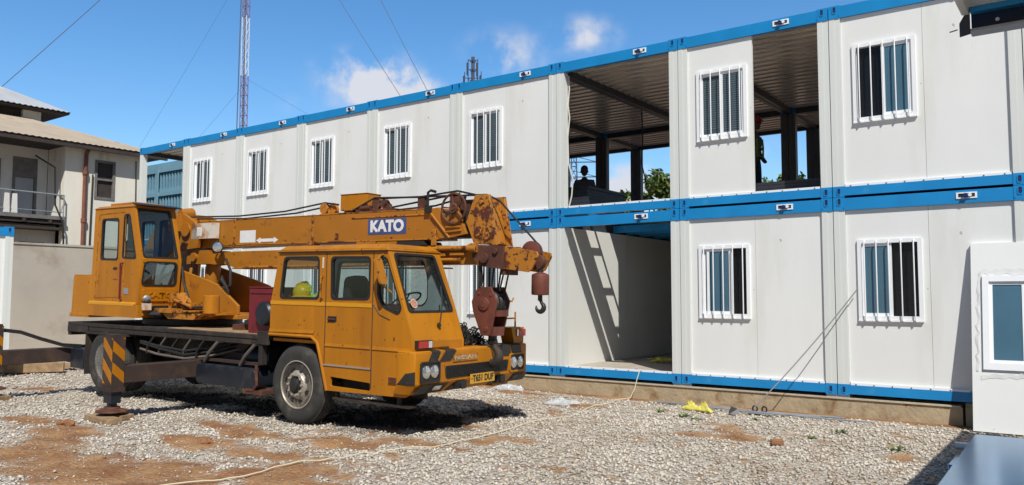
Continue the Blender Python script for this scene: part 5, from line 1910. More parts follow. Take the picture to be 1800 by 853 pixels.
b.box((-6.10, -1.165, 1.262), (-5.43, 1.165, 1.279))
b.box((-6.095, -1.16, 1.2795), (-5.43, -1.1505, 1.33))
obj('counterweight', b, ['yellow', 'yellow'], K, bev=0.015)

# upper operator cab
OV = -0.42
w1 = rpoly([(-5.15, 2.27), (-4.63, 2.26), (-4.64, 2.94), (-5.14, 2.94)], 0.06)
w2 = rpoly([(-4.48, 2.29), (-4.08, 2.275), (-4.30, 3.0), (-4.46, 3.0)], 0.06)
ocp = [(-5.44, 1.52), (-5.40, 3.13), (-4.17, 3.13), (-3.93, 2.26), (-3.98, 1.52)]
b = B()
b.plate(ocp, [w1, w2], sidep, 0.035)
ow1 = rpoly([(-5.1, 2.2), (-4.7, 2.2), (-4.7, 2.95), (-5.1, 2.95)], 0.06); ow2 = rpoly([(-4.55, 2.2), (-4.05, 2.2), (-4.25, 2.95), (-4.55, 2.95)], 0.06)
b.plate(ocp, [ow1, ow2], lambda a, c, s: (a, OV-s, c), 0.035)
b.plate([(SV+0.036, 1.52), (OV-0.036, 1.52), (OV-0.036, 3.12), (SV+0.036, 3.12)], [rrect(SV+0.12, 2.25, OV-0.12, 2.95, 0.06)], lambda a, c, s: (-5.43+0.0*c+s, a, c), 0.03)
fu = Vector((-0.24, 0, 0.87)); ful = fu.length; fu.normalize(); fun = Vector((fu.z, 0, -fu.x))
f_up = lambda a, c, s: tuple(Vector((-3.93, a, 2.26))+fu*c-fun*s)
fd = Vector((-0.05, 0, -0.74)); fdl = fd.length; fd.normalize(); fdn = Vector((-fd.z, 0, fd.x))
f_dn = lambda a, c, s: tuple(Vector((-3.93, a, 2.26))+fd*c-fdn*s)
OW = rpoly([(-1.09, 0.035), (-0.49, 0.035), (-0.53, 0.86), (-1.10, 0.86)], 0.05)
OL = rpoly([(-1.10, 0.43), (-0.50, 0.43), (-0.50, 0.05), (-1.07, 0.05)], 0.08)
b.plate([(SV+0.036, 0), (OV-0.036, 0), (OV-0.036, ful), (SV+0.036, ful)], [OW], f_up, 0.03)
b.plate([(SV+0.036, fdl), (OV-0.036, fdl), (OV-0.036, 0), (SV+0.036, 0)], [OL], f_dn, 0.03)
b.box((-5.42, SV+0.04, 1.53), (-4.0, OV-0.04, 1.56))
oc = obj('operator_cab', b, 'yellow', K, bev=0.009)
b = B()
b.hull([(-5.43, SV-0.02, 3.131), (-4.13, SV-0.02, 3.131), (-4.13, OV+0.02, 3.131), (-5.43, OV+0.02, 3.131)], [(-5.36, SV+0.04, 3.175), (-4.16, SV+0.04, 3.175), (-4.16, OV-0.04, 3.175), (-5.36, OV-0.04, 3.175)])
b.box((-5.10, SV+0.10, 3.1755), (-4.35, OV-0.1, 3.225))
b.m = 1
b.hull([(-4.22, SV-0.02, 3.1765), (-4.05, SV-0.02, 3.14), (-4.05, OV+0.05, 3.14), (-4.22, OV+0.05, 3.1765)], [(-4.22, SV-0.02, 3.20), (-4.02, SV-0.02, 3.155), (-4.02, OV+0.05, 3.155), (-4.22, OV+0.05, 3.20)])
obj('roof', b, ['yellow', 'black_paint'], oc, bev=0.01)
b = B()
b.box((-5.45, SV-0.03, 1.30), (-3.93, OV, 1.515))
b.m = 1
b.box((-5.445, SV-0.034, 1.49), (-4.05, SV-0.0305, 1.535))
b.hull([(-5.45, SV-0.033, 1.5155), (-4.02, SV-0.033, 1.5155), (-4.02, SV, 1.5155), (-5.45, SV, 1.5155)], [(-5.45, SV-0.012, 1.55), (-4.02, SV-0.012, 1.55), (-4.02, SV-0.001, 1.55), (-5.45, SV-0.001, 1.55)])
obj('cab_skirt', b, ['yellow', 'yellow_stripe'], oc, bev=0.008)
glazed('window', w1, sidep, oc); glazed('window', w2, sidep, oc)
glazed('window', ow1, lambda a, c, s: (a, OV-s, c), oc); glazed('window', ow2, lambda a, c, s: (a, OV-s, c), oc)
glazed('windscreen', OW, f_up, oc); glazed('lower_windscreen', OL, f_dn, oc)
b = B()
b.tube([(-5.25, SV-0.001, 3.03), (-4.42, SV-0.001, 3.05), (-4.42, SV-0.001, 1.63), (-5.30, SV-0.001, 1.60), (-5.25, SV-0.001, 3.03)], 0.006, 5)
for z in (2.66, 1.85):
    b.box((-5.22, SV-0.012, z), (-5.19, SV-0.001, z+0.13))
obj('door_seam', b, 'boom_rust', oc)
b = B()
b.tube([(-4.455, SV-0.0, 2.20), (-4.455, SV-0.045, 2.18), (-4.45, SV-0.045, 1.60), (-4.45, SV-0.0, 1.58)], 0.013, 8)
b.box((-4.475, SV-0.05, 2.08), (-4.435, SV-0.035, 2.2))
obj('grab_rail', b, 'red_paint', oc)
b = B(); b.box((-4.73, SV-0.01, 1.93), (-4.60, SV-0.0005, 2.13)); b.m = 1; b.box((-4.72, SV-0.02, 2.09), (-4.61, SV-0.011, 2.125)); obj('door_handle', b, ['boom_paint', 'ink'], oc)
b = B(); b.box((-4.40, SV-0.006, 1.68), (-4.27, SV-0.0005, 1.78)); obj('data_plate', b, 'galv', oc)
b = B()
b.plate(rpoly([(SV+0.06, 0.69), (OV-0.06, 0.69), (OV-0.06, 0.49), (SV+0.06, 0.49)], 0.03), [], lambda a, c, s: f_dn(a, c, s-0.022), 0.022)
tmx = Matrix((Vector((0, 1, 0)), -fd, fdn)).transposed().to_4x4()
b.text('KATO', 0.115, at(*f_dn(-0.785, 0.59, -0.026), tmx), 0.012, 0.004, 0.48)
obj('nose_panel', b, 'yellow', oc, bev=0.004)
b = B()
b.plate(rpoly([(-0.20, 1.75), (0.20, 1.75), (0.19, 2.3), (0.12, 2.6), (-0.12, 2.6), (-0.19, 2.3)], 0.07), [], lambda a, c, s: (-4.95+s, -0.78+a, c), 0.11)
b.box((-4.95, -1.0, 1.8), (-4.5, -0.56, 1.93)); b.box((-4.9, -0.9, 1.56), (-4.6, -0.65, 1.8))
obj('seat', b, 'seat', oc, bev=0.02)
b = B()
for k, v in enumerate((-0.98, -0.9, -0.72)):
    b.tube([(-4.28, v, 1.56), (-4.2, v, 2.1+0.06*k)], 0.013, 6); b.blob((-4.2, v, 2.12+0.06*k), 0.035, 1)
b.box((-4.22, -1.05, 1.56), (-4.08, -0.8, 1.86))
obj('control_lever', b, 'rubber', oc)
b = B(); b.box((-5.39, SV+0.045, 3.09), (-4.22, OV-0.045, 3.125)); b.box((-5.39, SV+0.045, 1.57), (-5.36, OV-0.045, 2.24))
b.plate([(-5.38, 1.57), (-5.36, 3.085), (-4.20, 3.085), (-3.98, 2.26), (-4.02, 1.57)], [grow(ow1, 0.012), grow(ow2, 0.012)], lambda a, c, s: (a, OV-0.0365-s, c), 0.006)
b.plate([(-5.38, 1.57), (-5.36, 3.085), (-4.20, 3.085), (-3.98, 2.26), (-4.02, 1.57)], [grow(w1, 0.012), grow(w2, 0.012)], lambda a, c, s: (a, SV+0.0365+s, c), 0.006)
obj('headlining', b, 'lining', oc)
b = B()
b.X = Matrix.Translation((-3.93, -1.03, 1.60))
b.tube([(0, 0, -0.05), (0.05, -0.03, -0.1), (0.07, -0.05, 0.0)], 0.02, 6)
b.blob((0.10, -0.05, 0.02), (0.04, 0.075, 0.05), 2, 0.3); b.m = 1; b.box((0.04, -0.10, -0.17), (0.13, 0.02, -0.06)); b.m = 2; b.blob((0.10, -0.04, -0.03), (0.05, 0.06, 0.03), 2)
b.blob((0.16, 0.15, -0.24), (0.16, 0.18, 0.07), 2, 0.4); b.box((-0.1, 0.12, -0.26), (0.06, 0.62, -0.10))
obj('work_lamp', b, ['galv', 'white_rust', 'ink'], oc)

# boom -------------------------------------------------------------
BV0, BV1 = 0.10, 0.47
b = B()
b.plate([(-4.75, 2.50), (1.35, 2.535), (1.35, 2.97), (-4.30, 2.965), (-4.75, 2.90)], [], lambda a, c, s: (a, BV0+s, c), BV1-BV0)
b.m = 1
for u in (-3.25, -1.29):
    b.box((u, BV0-0.012, 2.52), (u+0.05, BV1+0.012, 2.985))
b.box((-0.40, BV0-0.012, 2.885), (1.15, BV0-0.0005, 2.903))
b.box((-4.2, BV0-0.008, 2.535), (1.3, BV0-0.0005, 2.553))
b.box((-4.3, BV0-0.006, 2.966), (1.3, BV1+0.006, 2.977))
b.box((-0.75, BV0-0.02, 2.60), (-0.68, BV0-0.0005, 2.68))
b.box((-1.36, BV0-0.03, 2.50), (-1.20, BV0+0.1, 2.56)); b.box((-0.28, BV0-0.02, 2.485), (0.1, BV0+0.25, 2.53)); b.box((1.19, BV0-0.03, 2.45), (1.27, BV0-0.0005, 2.68))
boom = obj('boom', b, ['boom_paint', 'boom_rust'], K, bev=0.006)
b = B()                                          # inner section and flared front plates
b.box((1.36, BV0+0.04, 2.56), (1.95, BV1-0.04, 2.93))
b.m = 1
b.plate([(1.15, 2.97), (1.30, 2.985), (1.62, 2.56), (1.32, 2.545)], [], lambda a, c, s: (a, BV0-0.012+s, c), 0.05)
b.plate([(1.40, 2.78), (1.62, 3.0), (1.80, 2.60), (1.50, 2.55)], [], lambda a, c, s: (a, BV0-0.02+s, c), 0.05)
for p in ([(1.18, 2.9), (1.52, 2.55)], [(1.45, 2.63), (1.72, 2.65)], [(1.45, 2.7), (1.70, 2.7)]):
    b.tube([(p[0][0], BV0-0.03, p[0][1]), (p[1][0], BV0-0.03, p[1][1])], 0.018, 6)
obj('inner_section', b, ['grimy', 'boom_paint'], boom, bev=0.004)
b = B()
wc = Vector((1.60, BV0-0.05, 2.95))
for rr, th in ((0.205, 0.018), (0.05, 0.025)):
    b.tube([(wc.x+math.cos(k*math.pi/16)*rr, wc.y, wc.z+math.sin(k*math.pi/16)*rr) for k in range(32)], th, 6, closed=True)
for k in range(5):
    a = 0.5+k*2*math.pi/5
    b.tube([tuple(wc), (wc.x+math.cos(a)*0.2, wc.y, wc.z+math.sin(a)*0.2)], 0.012, 5)
b.cyl((wc.x, wc.y-0.03, wc.z), (wc.x, BV0+0.1, wc.z), 0.03, 10)
obj('reel_wheel', b, 'rust', boom)
b = B()
hp = [(1.93, 3.12), (2.17, 3.12), (2.30, 2.44), (1.93, 2.46), (1.79, 2.76)]
b.plate(hp, [], lambda a, c, s: (a, BV0-0.015+s, c), 0.05)
b.plate(hp, [], lambda a, c, s: (a, BV1-0.035+s, c), 0.05)
b.plate([(1.96, 3.06), (2.10, 3.08), (2.22, 2.46), (1.96, 2.48), (1.84, 2.76)], [], lambda a, c, s: (a, BV0+0.036+s, c), BV1-BV0-0.073)
for (u, z, r) in ((2.05, 3.02, 0.03), (2.15, 2.56, 0.05), (2.0, 2.62, 0.06)):
    b.cyl((u, BV0-0.04, z), (u, BV0-0.0155, z), r, 12)
obj('boom_head', b, 'boom_rust', boom, bev=0.006)
b = B()
b.box((0.12, BV0+0.0, 2.456), (0.52, BV1, 2.534)); b.m = 1
b.hull([(0.53, BV0-0.06, 2.456), (1.08, BV0-0.06, 2.456), (1.08, BV1, 2.456), (0.53, BV1, 2.456)], [(0.58, BV0-0.04, 2.52), (1.04, BV0-0.04, 2.52), (1.04, BV1, 2.52), (0.58, BV1, 2.52)])
obj('boom_rest', b, ['yellow', 'rubber'], K)
# sign, arrow, white plate
SM = Matrix(((1, 0, 0), (0, 0, -1), (0, 1, 0))).to_4x4()         # text plane facing the near side: right = +x, up = +z
b = B()
b.box((-0.06, BV0-0.004, 2.635), (0.70, BV0-0.0005, 2.865)); b.m = 1
b.text('KATO', 0.225, at(0.32, BV0-0.006, 2.748, SM), 0.003, 0.011, 0.66)
obj('name_sign', b, ['sign_blue', 'white_paint'], boom)
b = B()
b.box((-3.07, BV0-0.004, 2.575), (-2.66, BV0-0.0005, 2.78))
obj('white_plate', b, 'white_paint', boom)
b = B()
b.plate([(-2.64, 2.605), (-2.53, 2.655), (-2.53, 2.632), (-2.19, 2.632), (-2.19, 2.655), (-2.08, 2.605), (-2.19, 2.555), (-2.19, 2.580), (-2.53, 2.580), (-2.53, 2.555)], [], lambda a, c, s: (a, BV0-0.004+s, c), 0.003)
obj('arrow_mark', b, 'white_paint', boom)
# foot of the boom and pivot
b = B()
for v in (-0.02, 0.50):
    b.plate([(-5.9, 1.35), (-5.7, 2.6), (-5.15, 3.18), (-4.55, 3.12), (-4.22, 2.97), (-4.05, 2.72), (-4.10, 2.50), (-4.8, 2.45), (-4.9, 1.38)], [], lambda a, c, s, v=v: (a, v+s, c), 0.06)
b.cyl((-4.40, -0.07, 2.83), (-4.40, 0.60, 2.83), 0.09, 16); b.cyl((-4.40, -0.075, 2.83), (-4.40, -0.07, 2.83), 0.13, 16)
b.hull([(-5.1, -0.3, 2.95), (-4.55, -0.3, 2.80), (-4.55, 0.55, 2.80), (-5.1, 0.55, 2.95)], [(-5.1, -0.3, 3.17), (-4.60, -0.3, 3.10), (-4.60, 0.55, 3.10), (-5.1, 0.55, 3.17)])
b.cyl((-4.75, 0.05, 3.12), (-4.75, 0.3, 3.16), 0.10, 12)
obj('boom_foot', b, 'boom_paint', slew, bev=0.008)
b = B()
b.box((-4.28, -0.02, 2.66), (-3.62, BV0-0.021, 2.93))
b.box((-4.20, 0.0, 2.6605), (-3.65, 0.05, 2.66))
b.m = 1
b.box((-4.12, -0.026, 2.70), (-3.98, -0.0205, 2.86))
for k in range(5):
    b.box((-4.11, -0.0295, 2.715+k*0.028), (-4.0, -0.0265, 2.728+k*0.028))
obj('load_meter_box', b, ['white_rust', 'white_paint'], boom, bev=0.008)
b = B()
b.lathe([(0.05, -0.14), (0.085, -0.06), (0.095, 0.0), (0.088, 0.01)], (-3.47, -0.05, 2.50), (0.6, -0.75, 0), 20)
b.m = 1
b.lathe([(0.08, 0.012), (0.05, 0.024), (0.0, 0.028)], (-3.47, -0.05, 2.50), (0.6, -0.75, 0), 20)
b.m = 0
b.tube([(-3.5, 0.05, 2.5), (-3.62, 0.02, 2.46), (-3.66, 0.0, 2.55), (-3.6, 0.05, 2.62)], 0.02, 6)
obj('boom_lamp', b, ['ink', 'clear_lens'], boom)
# luffing cylinder and lower boom
b = B()
b.tube([(-4.12, 0.28, 1.5), (-4.02, 0.28, 2.30)], [0.12, 0.13], 18)
b.box((-4.50, 0.05, 2.22), (-3.86, 0.50, 2.46)); b.cyl((-4.25, 0.0, 2.34), (-4.25, 0.55, 2.34), 0.08, 14)
b.tube([(-4.3, 0.02, 2.15), (-4.3, 0.0, 2.05), (-4.28, 0.02, 1.98)], 0.03, 6)
obj('luffing_cylinder', b, 'boom_paint', K)
b = B()
b.plate([(-4.0, 2.20), (-3.55, 2.22), (-3.2, 2.145), (1.35, 2.19), (2.3, 2.19), (2.3, 2.42), (1.3, 2.455), (-3.3, 2.435), (-3.6, 2.41), (-4.0, 2.42)], [], lambda a, c, s: (a, 0.14+s, c), 0.28)
b.m = 1
b.box((-3.3, 0.12, 2.135), (1.3, 0.44, 2.155)); b.tube([(-3.0, 0.13, 2.16), (1.3, 0.13, 2.20)], 0.022, 6)
b.cyl((0.5, 0.10, 2.40), (1.85, 0.10, 2.41), 0.035, 12); b.cyl((0.5, 0.09, 2.245), (1.7, 0.09, 2.25), 0.028, 12)
b.cyl((1.85, 0.06, 2.40), (2.0, 0.06, 2.40), 0.055, 12); b.box((1.25, 0.10, 2.30), (1.42, 0.135, 2.35)); b.box((1.5, 0.10, 2.31), (1.75, 0.135, 2.36))
b.cyl((1.93, 0.02, 2.42), (1.93, 0.14, 2.42), 0.05, 14)
obj('lower_boom', b, ['boom_paint', 'boom_rust'], boom, bev=0.006)
b = B()
for v in (0.08, 0.44):
    b.plate([(1.95, 2.45), (2.43, 2.43), (2.41, 2.12), (2.0, 2.17), (1.9, 2.3)], [], lambda a, c, s, v=v: (a, v+s, c), 0.04)
b.box((2.05, 0.121, 2.2), (2.38, 0.438, 2.4))
b.cyl((2.12, 0.04, 2.27), (2.12, 0.08, 2.27), 0.07, 14); b.cyl((2.3, 0.05, 2.36), (2.3, 0.08, 2.36), 0.04, 12)
b.box((2.36, 0.12, 2.05), (2.43, 0.42, 2.13))
obj('head_bracket', b, 'rust', boom, bev=0.004)
b = B()
for v in (0.10, 0.42):
    b.plate([(2.44, 2.435), (2.80, 2.385), (3.02, 2.345), (3.035, 2.29), (2.94, 2.12), (2.88, 2.085), (2.44, 2.135)], [], lambda a, c, s, v=v: (a, v+s, c), 0.03)
b.box((2.46, 0.131, 2.15), (2.60, 0.419, 2.41)); b.box((2.44, 0.131, 2.135), (2.86, 0.419, 2.15))
jib = obj('tip_jib', b, 'boom_rust', boom, bev=0.004)
jib.location.x = -0.09
b = B()
b.lathe([(0.14, -0.035), (0.15, -0.03), (0.135, 0.0), (0.15, 0.03), (0.14, 0.035)], (2.83, 0.275, 2.345), (0, 1, 0), 28)
b.m = 1
b.lathe([(0.10, -0.045), (0.10, 0.045)], (2.93, 0.275, 2.22), (0, 1, 0), 20)
obj('jib_sheave', b, ['rust_block', 'rust'], jib)
b = B()
b.box((-1.12, BV0+0.0, 2.9775), (-0.4, BV0+0.3, 2.99))
for u in (-1.06, -0.93):
    b.lathe([(0.085, 0), (0.09, 0.01), (0.06, 0.03), (0.09, 0.05), (0.085, 0.06)], (u, BV0+0.02 + (0.06 if u > -1 else 0), 3.075), (0, 1, 0), 20)
    b.box((u-0.03, BV0+0.03, 2.9905), (u+0.03, BV0+0.2, 3.08))
obj('rope_guide', b, 'boom_rust', boom)
b = B()
for u, z, r in ((0.06, 3.10, 0.085), (0.22, 3.09, 0.07), (0.27, 3.03, 0.07)):
    b.lathe([(r, 0), (r*0.7, 0.03), (r, 0.06)], (u, BV0+0.03, z), (0, 1, 0), 18)
b.box((-0.35, BV0+0.02, 2.978), (0.4, BV0+0.2, 3.02)); b.cyl((-0.25, BV0+0.04, 3.04), (-0.05, BV0+0.04, 3.04), 0.04, 10)
obj('rope_guide', b, 'rust', boom)
b = B()
b.box((0.88, BV0+0.03, 2.978), (1.0, BV0+0.12, 3.16)); b.box((0.86, BV0+0.05, 3.03), (1.02, BV0+0.10, 3.165))
obj('rope_guide', b, 'rust', boom)
b = B()
b.box((1.45, BV0+0.05, 2.93), (1.62, BV0+0.2, 3.13)); b.box((1.615, BV0+0.1, 2.92), (1.95, BV0+0.2, 3.08))
obj('rope_guide', b, 'rust', boom)
b = B()
b.box((-0.70, BV0+0.04, 3.02), (-0.14, BV0+0.34, 3.265)); b.box((-0.71, BV0+0.03, 3.2655), (-0.13, BV0+0.35, 3.275))
b.box((-0.66, BV0+0.08, 2.978), (-0.58, BV0+0.3, 3.02)); b.box((-0.26, BV0+0.08, 2.978), (-0.18, BV0+0.3, 3.02))
obj('winch_box', b, 'yellow', boom, bev=0.008)
b = B()
b.tube([(1.12, BV0-0.03, 2.92), (1.12, BV0-0.03, 3.20), (1.17, BV0-0.03, 3.225), (1.26, BV0-0.03, 3.20)], 0.02, 6)
b.box((1.08, BV0-0.06, 2.92), (1.18, BV0, 3.0))
obj('rope_hook', b, 'black_paint', boom)
# ropes along the boom and down to the hooks
for pts in ([(-4.75, 0.15, 3.08), (-3.2, 0.15, 3.04), (-2.0, 0.15, 3.07), (-1.06, 0.15, 3.165), (-0.75, 0.15, 3.12)], [(-4.75, 0.3, 3.06), (-3.2, 0.3, 3.01), (-1.9, 0.3, 3.05), (-0.93, 0.3, 3.15)],
            [(-0.45, 0.12, 3.0), (0.03, 0.13, 3.185), (0.9, 0.13, 3.15), (1.6, 0.13, 3.20), (1.95, 0.14, 3.12)], [(0.25, 0.2, 3.03), (0.95, 0.18, 3.10), (1.6, 0.18, 3.17)], [(0.3, 0.26, 3.0), (1.1, 0.26, 3.03), (1.65, 0.26, 3.13)],
            [(0.06, 0.2, 3.18), (0.9, 0.2, 3.165), (2.05, 0.2, 3.13), (2.25, 0.22, 3.04), (2.81, 0.275, 2.47), (2.87, 0.275, 2.40), (2.885, 0.275, 2.30), (2.875, 0.275, 2.04)]):
    b = B(); b.tube(pts, 0.014, 6); obj('hoist_rope', b, 'hose', boom)
for (u, v) in ((2.06, 0.2), (2.09, 0.3), (2.24, 0.2), (2.27, 0.33), (2.40, 0.24), (2.38, 0.38)):
    b = B(); b.tube([(u-0.04, v, 2.25), (u-0.08+(2.2-u)*0.3, v, 1.84)], 0.013, 6); obj('hoist_rope', b, 'hose', boom)
b = B()
b.tube([(2.0, 0.14, 2.2), (2.02, 0.14, 1.98), (2.0, 0.15, 1.90), (2.03, 0.16, 1.86)], 0.03, 7)
obj('limit_switch', b, 'black_paint', boom)
# main hook block
hbp = [(2.05, 1.885), (2.27, 1.89), (2.37, 1.70), (2.34, 1.55), (2.27, 1.25), (2.12, 1.245), (1.98, 1.56), (1.955, 1.69)]
b = B()
for v in (0.13, 0.42):
    b.plate(hbp, [], lambda a, c, s, v=v: (a, v+s, c), 0.03)
b.cyl((2.165, 0.10, 1.66), (2.165, 0.48, 1.66), 0.05, 16)
b.lathe([(0.09, 0), (0.085, 0.02), (0.05, 0.025)], (2.165, 0.13, 1.66), (0, -1, 0), 20)
b.cyl((2.2, 0.12, 1.33), (2.2, 0.46, 1.33), 0.035, 12)
b.cyl((2.08, 0.12, 1.80), (2.08, 0.46, 1.80), 0.02, 8); b.cyl((2.27, 0.12, 1.78), (2.27, 0.46, 1.78), 0.02, 8)
hk = obj('hook_block', b, 'rust_block', K, bev=0.004)
hk.location.x = -0.08
b = B()
for v in (0.20, 0.29, 0.38):
    b.lathe([(0.17, -0.03), (0.18, -0.025), (0.15, 0.0), (0.18, 0.025), (0.17, 0.03)], (2.165, v, 1.67), (0, 1, 0), 24)
b.m = 1
b.box((2.13, 0.17, 1.24), (2.30, 0.41, 1.36))
b.box((2.29, 0.165, 1.50), (2.37, 0.41, 1.58))
obj('sheave', b, ['black_paint', 'rust_block'], hk)


def hook(cx, cy, cz, r, th, m, parent, name='hook'):
    """hook hanging from (cx, cy, cz): shank, then a bent bow that opens upwards, drawn in the x-z plane"""
    b = B()
    pts = [(cx, cy, cz)]
    rad = [th*0.8]
    for k in range(15):
        a = R(62-k*18.5)
        pts.append((cx+math.cos(a)*r, cy, cz-r*1.75+math.sin(a)*r)); rad.append(th*(0.85+0.45*math.sin(math.pi*min(1, k/11))) if k < 12 else th*(0.9-0.2*(k-11)))
    b.tube(pts, rad, 10)
    return obj(name, b, m, parent)


b = B(); b.cyl((2.2, 0.29, 1.26), (2.2, 0.29, 1.14), 0.06, 14); b.blob((2.2, 0.29, 1.16), (0.075, 0.075, 0.06), 2); obj('hook_swivel', b, 'black_paint', hk)
hook(2.205, 0.29, 1.16, 0.105, 0.050, 'grimy', hk)
# whip line weight and hook
b = B()
b.lathe([(0.03, 0.03), (0.06, 0.02), (0.108, 0.0), (0.115, -0.02), (0.115, -0.25), (0.105, -0.265), (0.05, -0.268)], (2.975, 0.275, 2.06), (0, 0, 1), 24)
b.m = 1
b.tube([(2.975, 0.275, 2.06), (2.975, 0.275, 2.16)], 0.035, 8)
wb_ = obj('whip_line_weight', b, ['rust_block', 'black_paint'], K)
wb_.location.x = -0.10
b = B(); b.cyl((2.975, 0.275, 1.80), (2.975, 0.275, 1.72), 0.03, 10); obj('hook_swivel', b, 'black_paint', wb_)
hook(2.975, 0.275, 1.74, 0.058, 0.026, 'black_paint', wb_)
#SMALL#
# ------------------------------------------------------------------ small things
def kpt(u, v, z):
    return mw @ Vector((u, v, z))


def rot_to_truck(o):
    o.rotation_euler = (0, 0, yw)


# timber under the jack pads
def pads(u, v, label_top):
    c = kpt(u, v, 0.05)
    for k, (dx, dy, z, lx, ly, a) in enumerate(((-0.12, 0.10, 0.0, 0.62, 0.22, 6), (0.05, -0.14, 0.0, 0.75, 0.20, -4))):
        t = thing('timber_pad', label_top[k], 'timber', (c.x+dx, c.y+dy, GZ+0.005), R(a), 'timber pads under the jack feet')
        b = B()
        b.X = Matrix.Translation((0, 0, 0.0))
        b.hull([(-lx/2, -ly/2, 0), (lx/2, -ly/2-0.01, 0), (lx/2-0.02, ly/2, 0), (-lx/2+0.03, ly/2, 0)], [(-lx/2+0.01, -ly/2, 0.075), (lx/2, -ly/2, 0.07), (lx/2-0.02, ly/2, 0.075), (-lx/2+0.02, ly/2-0.01, 0.072)])
        obj('board', b, 'wood', t, bev=0.006)


pads(-2.49, -2.33, ('timber board under the striped jack foot, farther of its pair', 'timber board under the striped jack foot, nearer of its pair'))
pads(-6.16, -2.33, ('timber board under the rear jack foot at the left edge, farther one', 'timber board under the rear jack foot at the left edge, nearer one'))
# planks lying left of the truck tail
for k, (x, y, lx, a, lab) in enumerate(((-17.2, -3.9, 3.2, 8, 'long grey plank on the gravel before the yard wall'), (-16.2, -4.4, 1.7, 20, 'short pale plank end on the gravel before the yard wall'))):
    b = B(); b.X = Matrix.Translation((x, y, GZ+0.03)) @ Matrix.Rotation(R(a+40), 4, 'Z')
    b.box((-lx/2, -0.13, 0), (lx/2, 0.13, 0.08 if k == 0 else 0.2))
    tag(obj('plank', b, 'wood', bev=0.01), lab, 'plank')
b = B()
b.X = Matrix.Translation((-14.6, -5.4, GZ))
tag(obj('hose_pair', B().tube([kpt(-6.0, -2.2, 1.05), kpt(-5.95, -1.95, 1.0), kpt(-5.9, -1.6, 0.85), kpt(-5.85, -1.25, 0.75), kpt(-5.8, -1.0, 0.73)], 0.018, 7).tube(
    [kpt(-6.03, -2.2, 1.02), kpt(-6.0, -1.9, 0.97), kpt(-5.95, -1.6, 0.80), kpt(-5.9, -1.2, 0.72), kpt(-5.85, -1.0, 0.70)], 0.018, 7), 'hose'),
    'pair of black hoses from the truck tail to the rear jack', 'hose') if False else None
for k in range(2):
    b = B()
    b.tube([(-6.15, -2.2, 1.06-0.03*k), (-6.1, -1.95, 1.02-0.03*k), (-6.05, -1.65, 0.90-0.03*k), (-6.0, -1.3, 0.78-0.03*k), (-5.95, -1.0, 0.75-0.03*k)], 0.017, 7)
    obj('hydraulic_hose', b, 'hose', K)


# chain heaped on the front platform
b = B()
rnd = random.Random(11)
for k in range(120):
    f = rnd.random()
    cu, cv = rnd.gauss(1.72, 0.09), rnd.uniform(0.0, 0.50)
    zt = 1.10 + max(0.02, 0.34 - 0.62*max(0, cv-0.06))*rnd.random()**0.7
    n = Vector((rnd.gauss(0, 1), rnd.gauss(0, 1), rnd.gauss(0, 1))).normalized(); a = n.orthogonal().normalized(); c = n.cross(a)
    p0 = Vector((cu, cv, zt))
    b.tube([tuple(mw @ (p0 + a*math.cos(q*math.pi/5)*0.036 + c*math.sin(q*math.pi/5)*0.024)) for q in range(10)], 0.0085, 5, closed=True)
b.blob(mw @ Vector((1.72, 0.16, 1.16)), (0.10, 0.17, 0.17), 2, 0.3); b.blob(mw @ Vector((1.72, 0.38, 1.13)), (0.09, 0.16, 0.06), 2, 0.3)
tag(obj('chain', b, 'black_paint'), 'dark rusty chain heaped on the crane front platform behind the hook', 'chain')

# hard hat and vest behind the rear side window of the cab
p = kpt(-0.22, -0.98, 1.72)
t = thing('hard_hat', 'yellow hard hat with lime band behind the rear cab window', 'hard hat', p, 0)
b = B()
b.blob((0, 0, 0.05), (0.135, 0.115, 0.125), 3)
b.lathe([(0.10, -0.01), (0.155, -0.015), (0.155, -0.005), (0.11, 0.01)], (0.01, 0, 0.0), (0, 0, 1), 24)
for k in (-1, 0, 1):
    b.tube([(-0.13, 0.03*k, 0.07), (-0.07, 0.035*k, 0.16), (0, 0.035*k, 0.182), (0.07, 0.035*k, 0.16), (0.13, 0.03*k, 0.07)], 0.008, 5)
obj('shell', b, 'hat_yellow', t)
b = B()
b.tube([(-0.12, 0.04, 0.14), (-0.05, 0.04, 0.19), (0.05, 0.04, 0.195), (0.13, 0.04, 0.14), (0.16, 0.03, 0.06)], 0.016, 6); obj('band', b, 'hivis', t)
b = B()
b.X = Matrix.Translation(kpt(0.02, -0.90, 1.50))
b.blob((0, 0, 0.08), (0.14, 0.10, 0.22), 3, 0.5, 4); b.m = 1; b.blob((0.03, -0.06, 0.05), (0.035, 0.07, 0.20), 2, 0.3, 2)
tag(obj('safety_vest', b, ['hivis', 'white_paint']), 'lime safety vest bundled right of the hard hat in the cab window', 'vest')


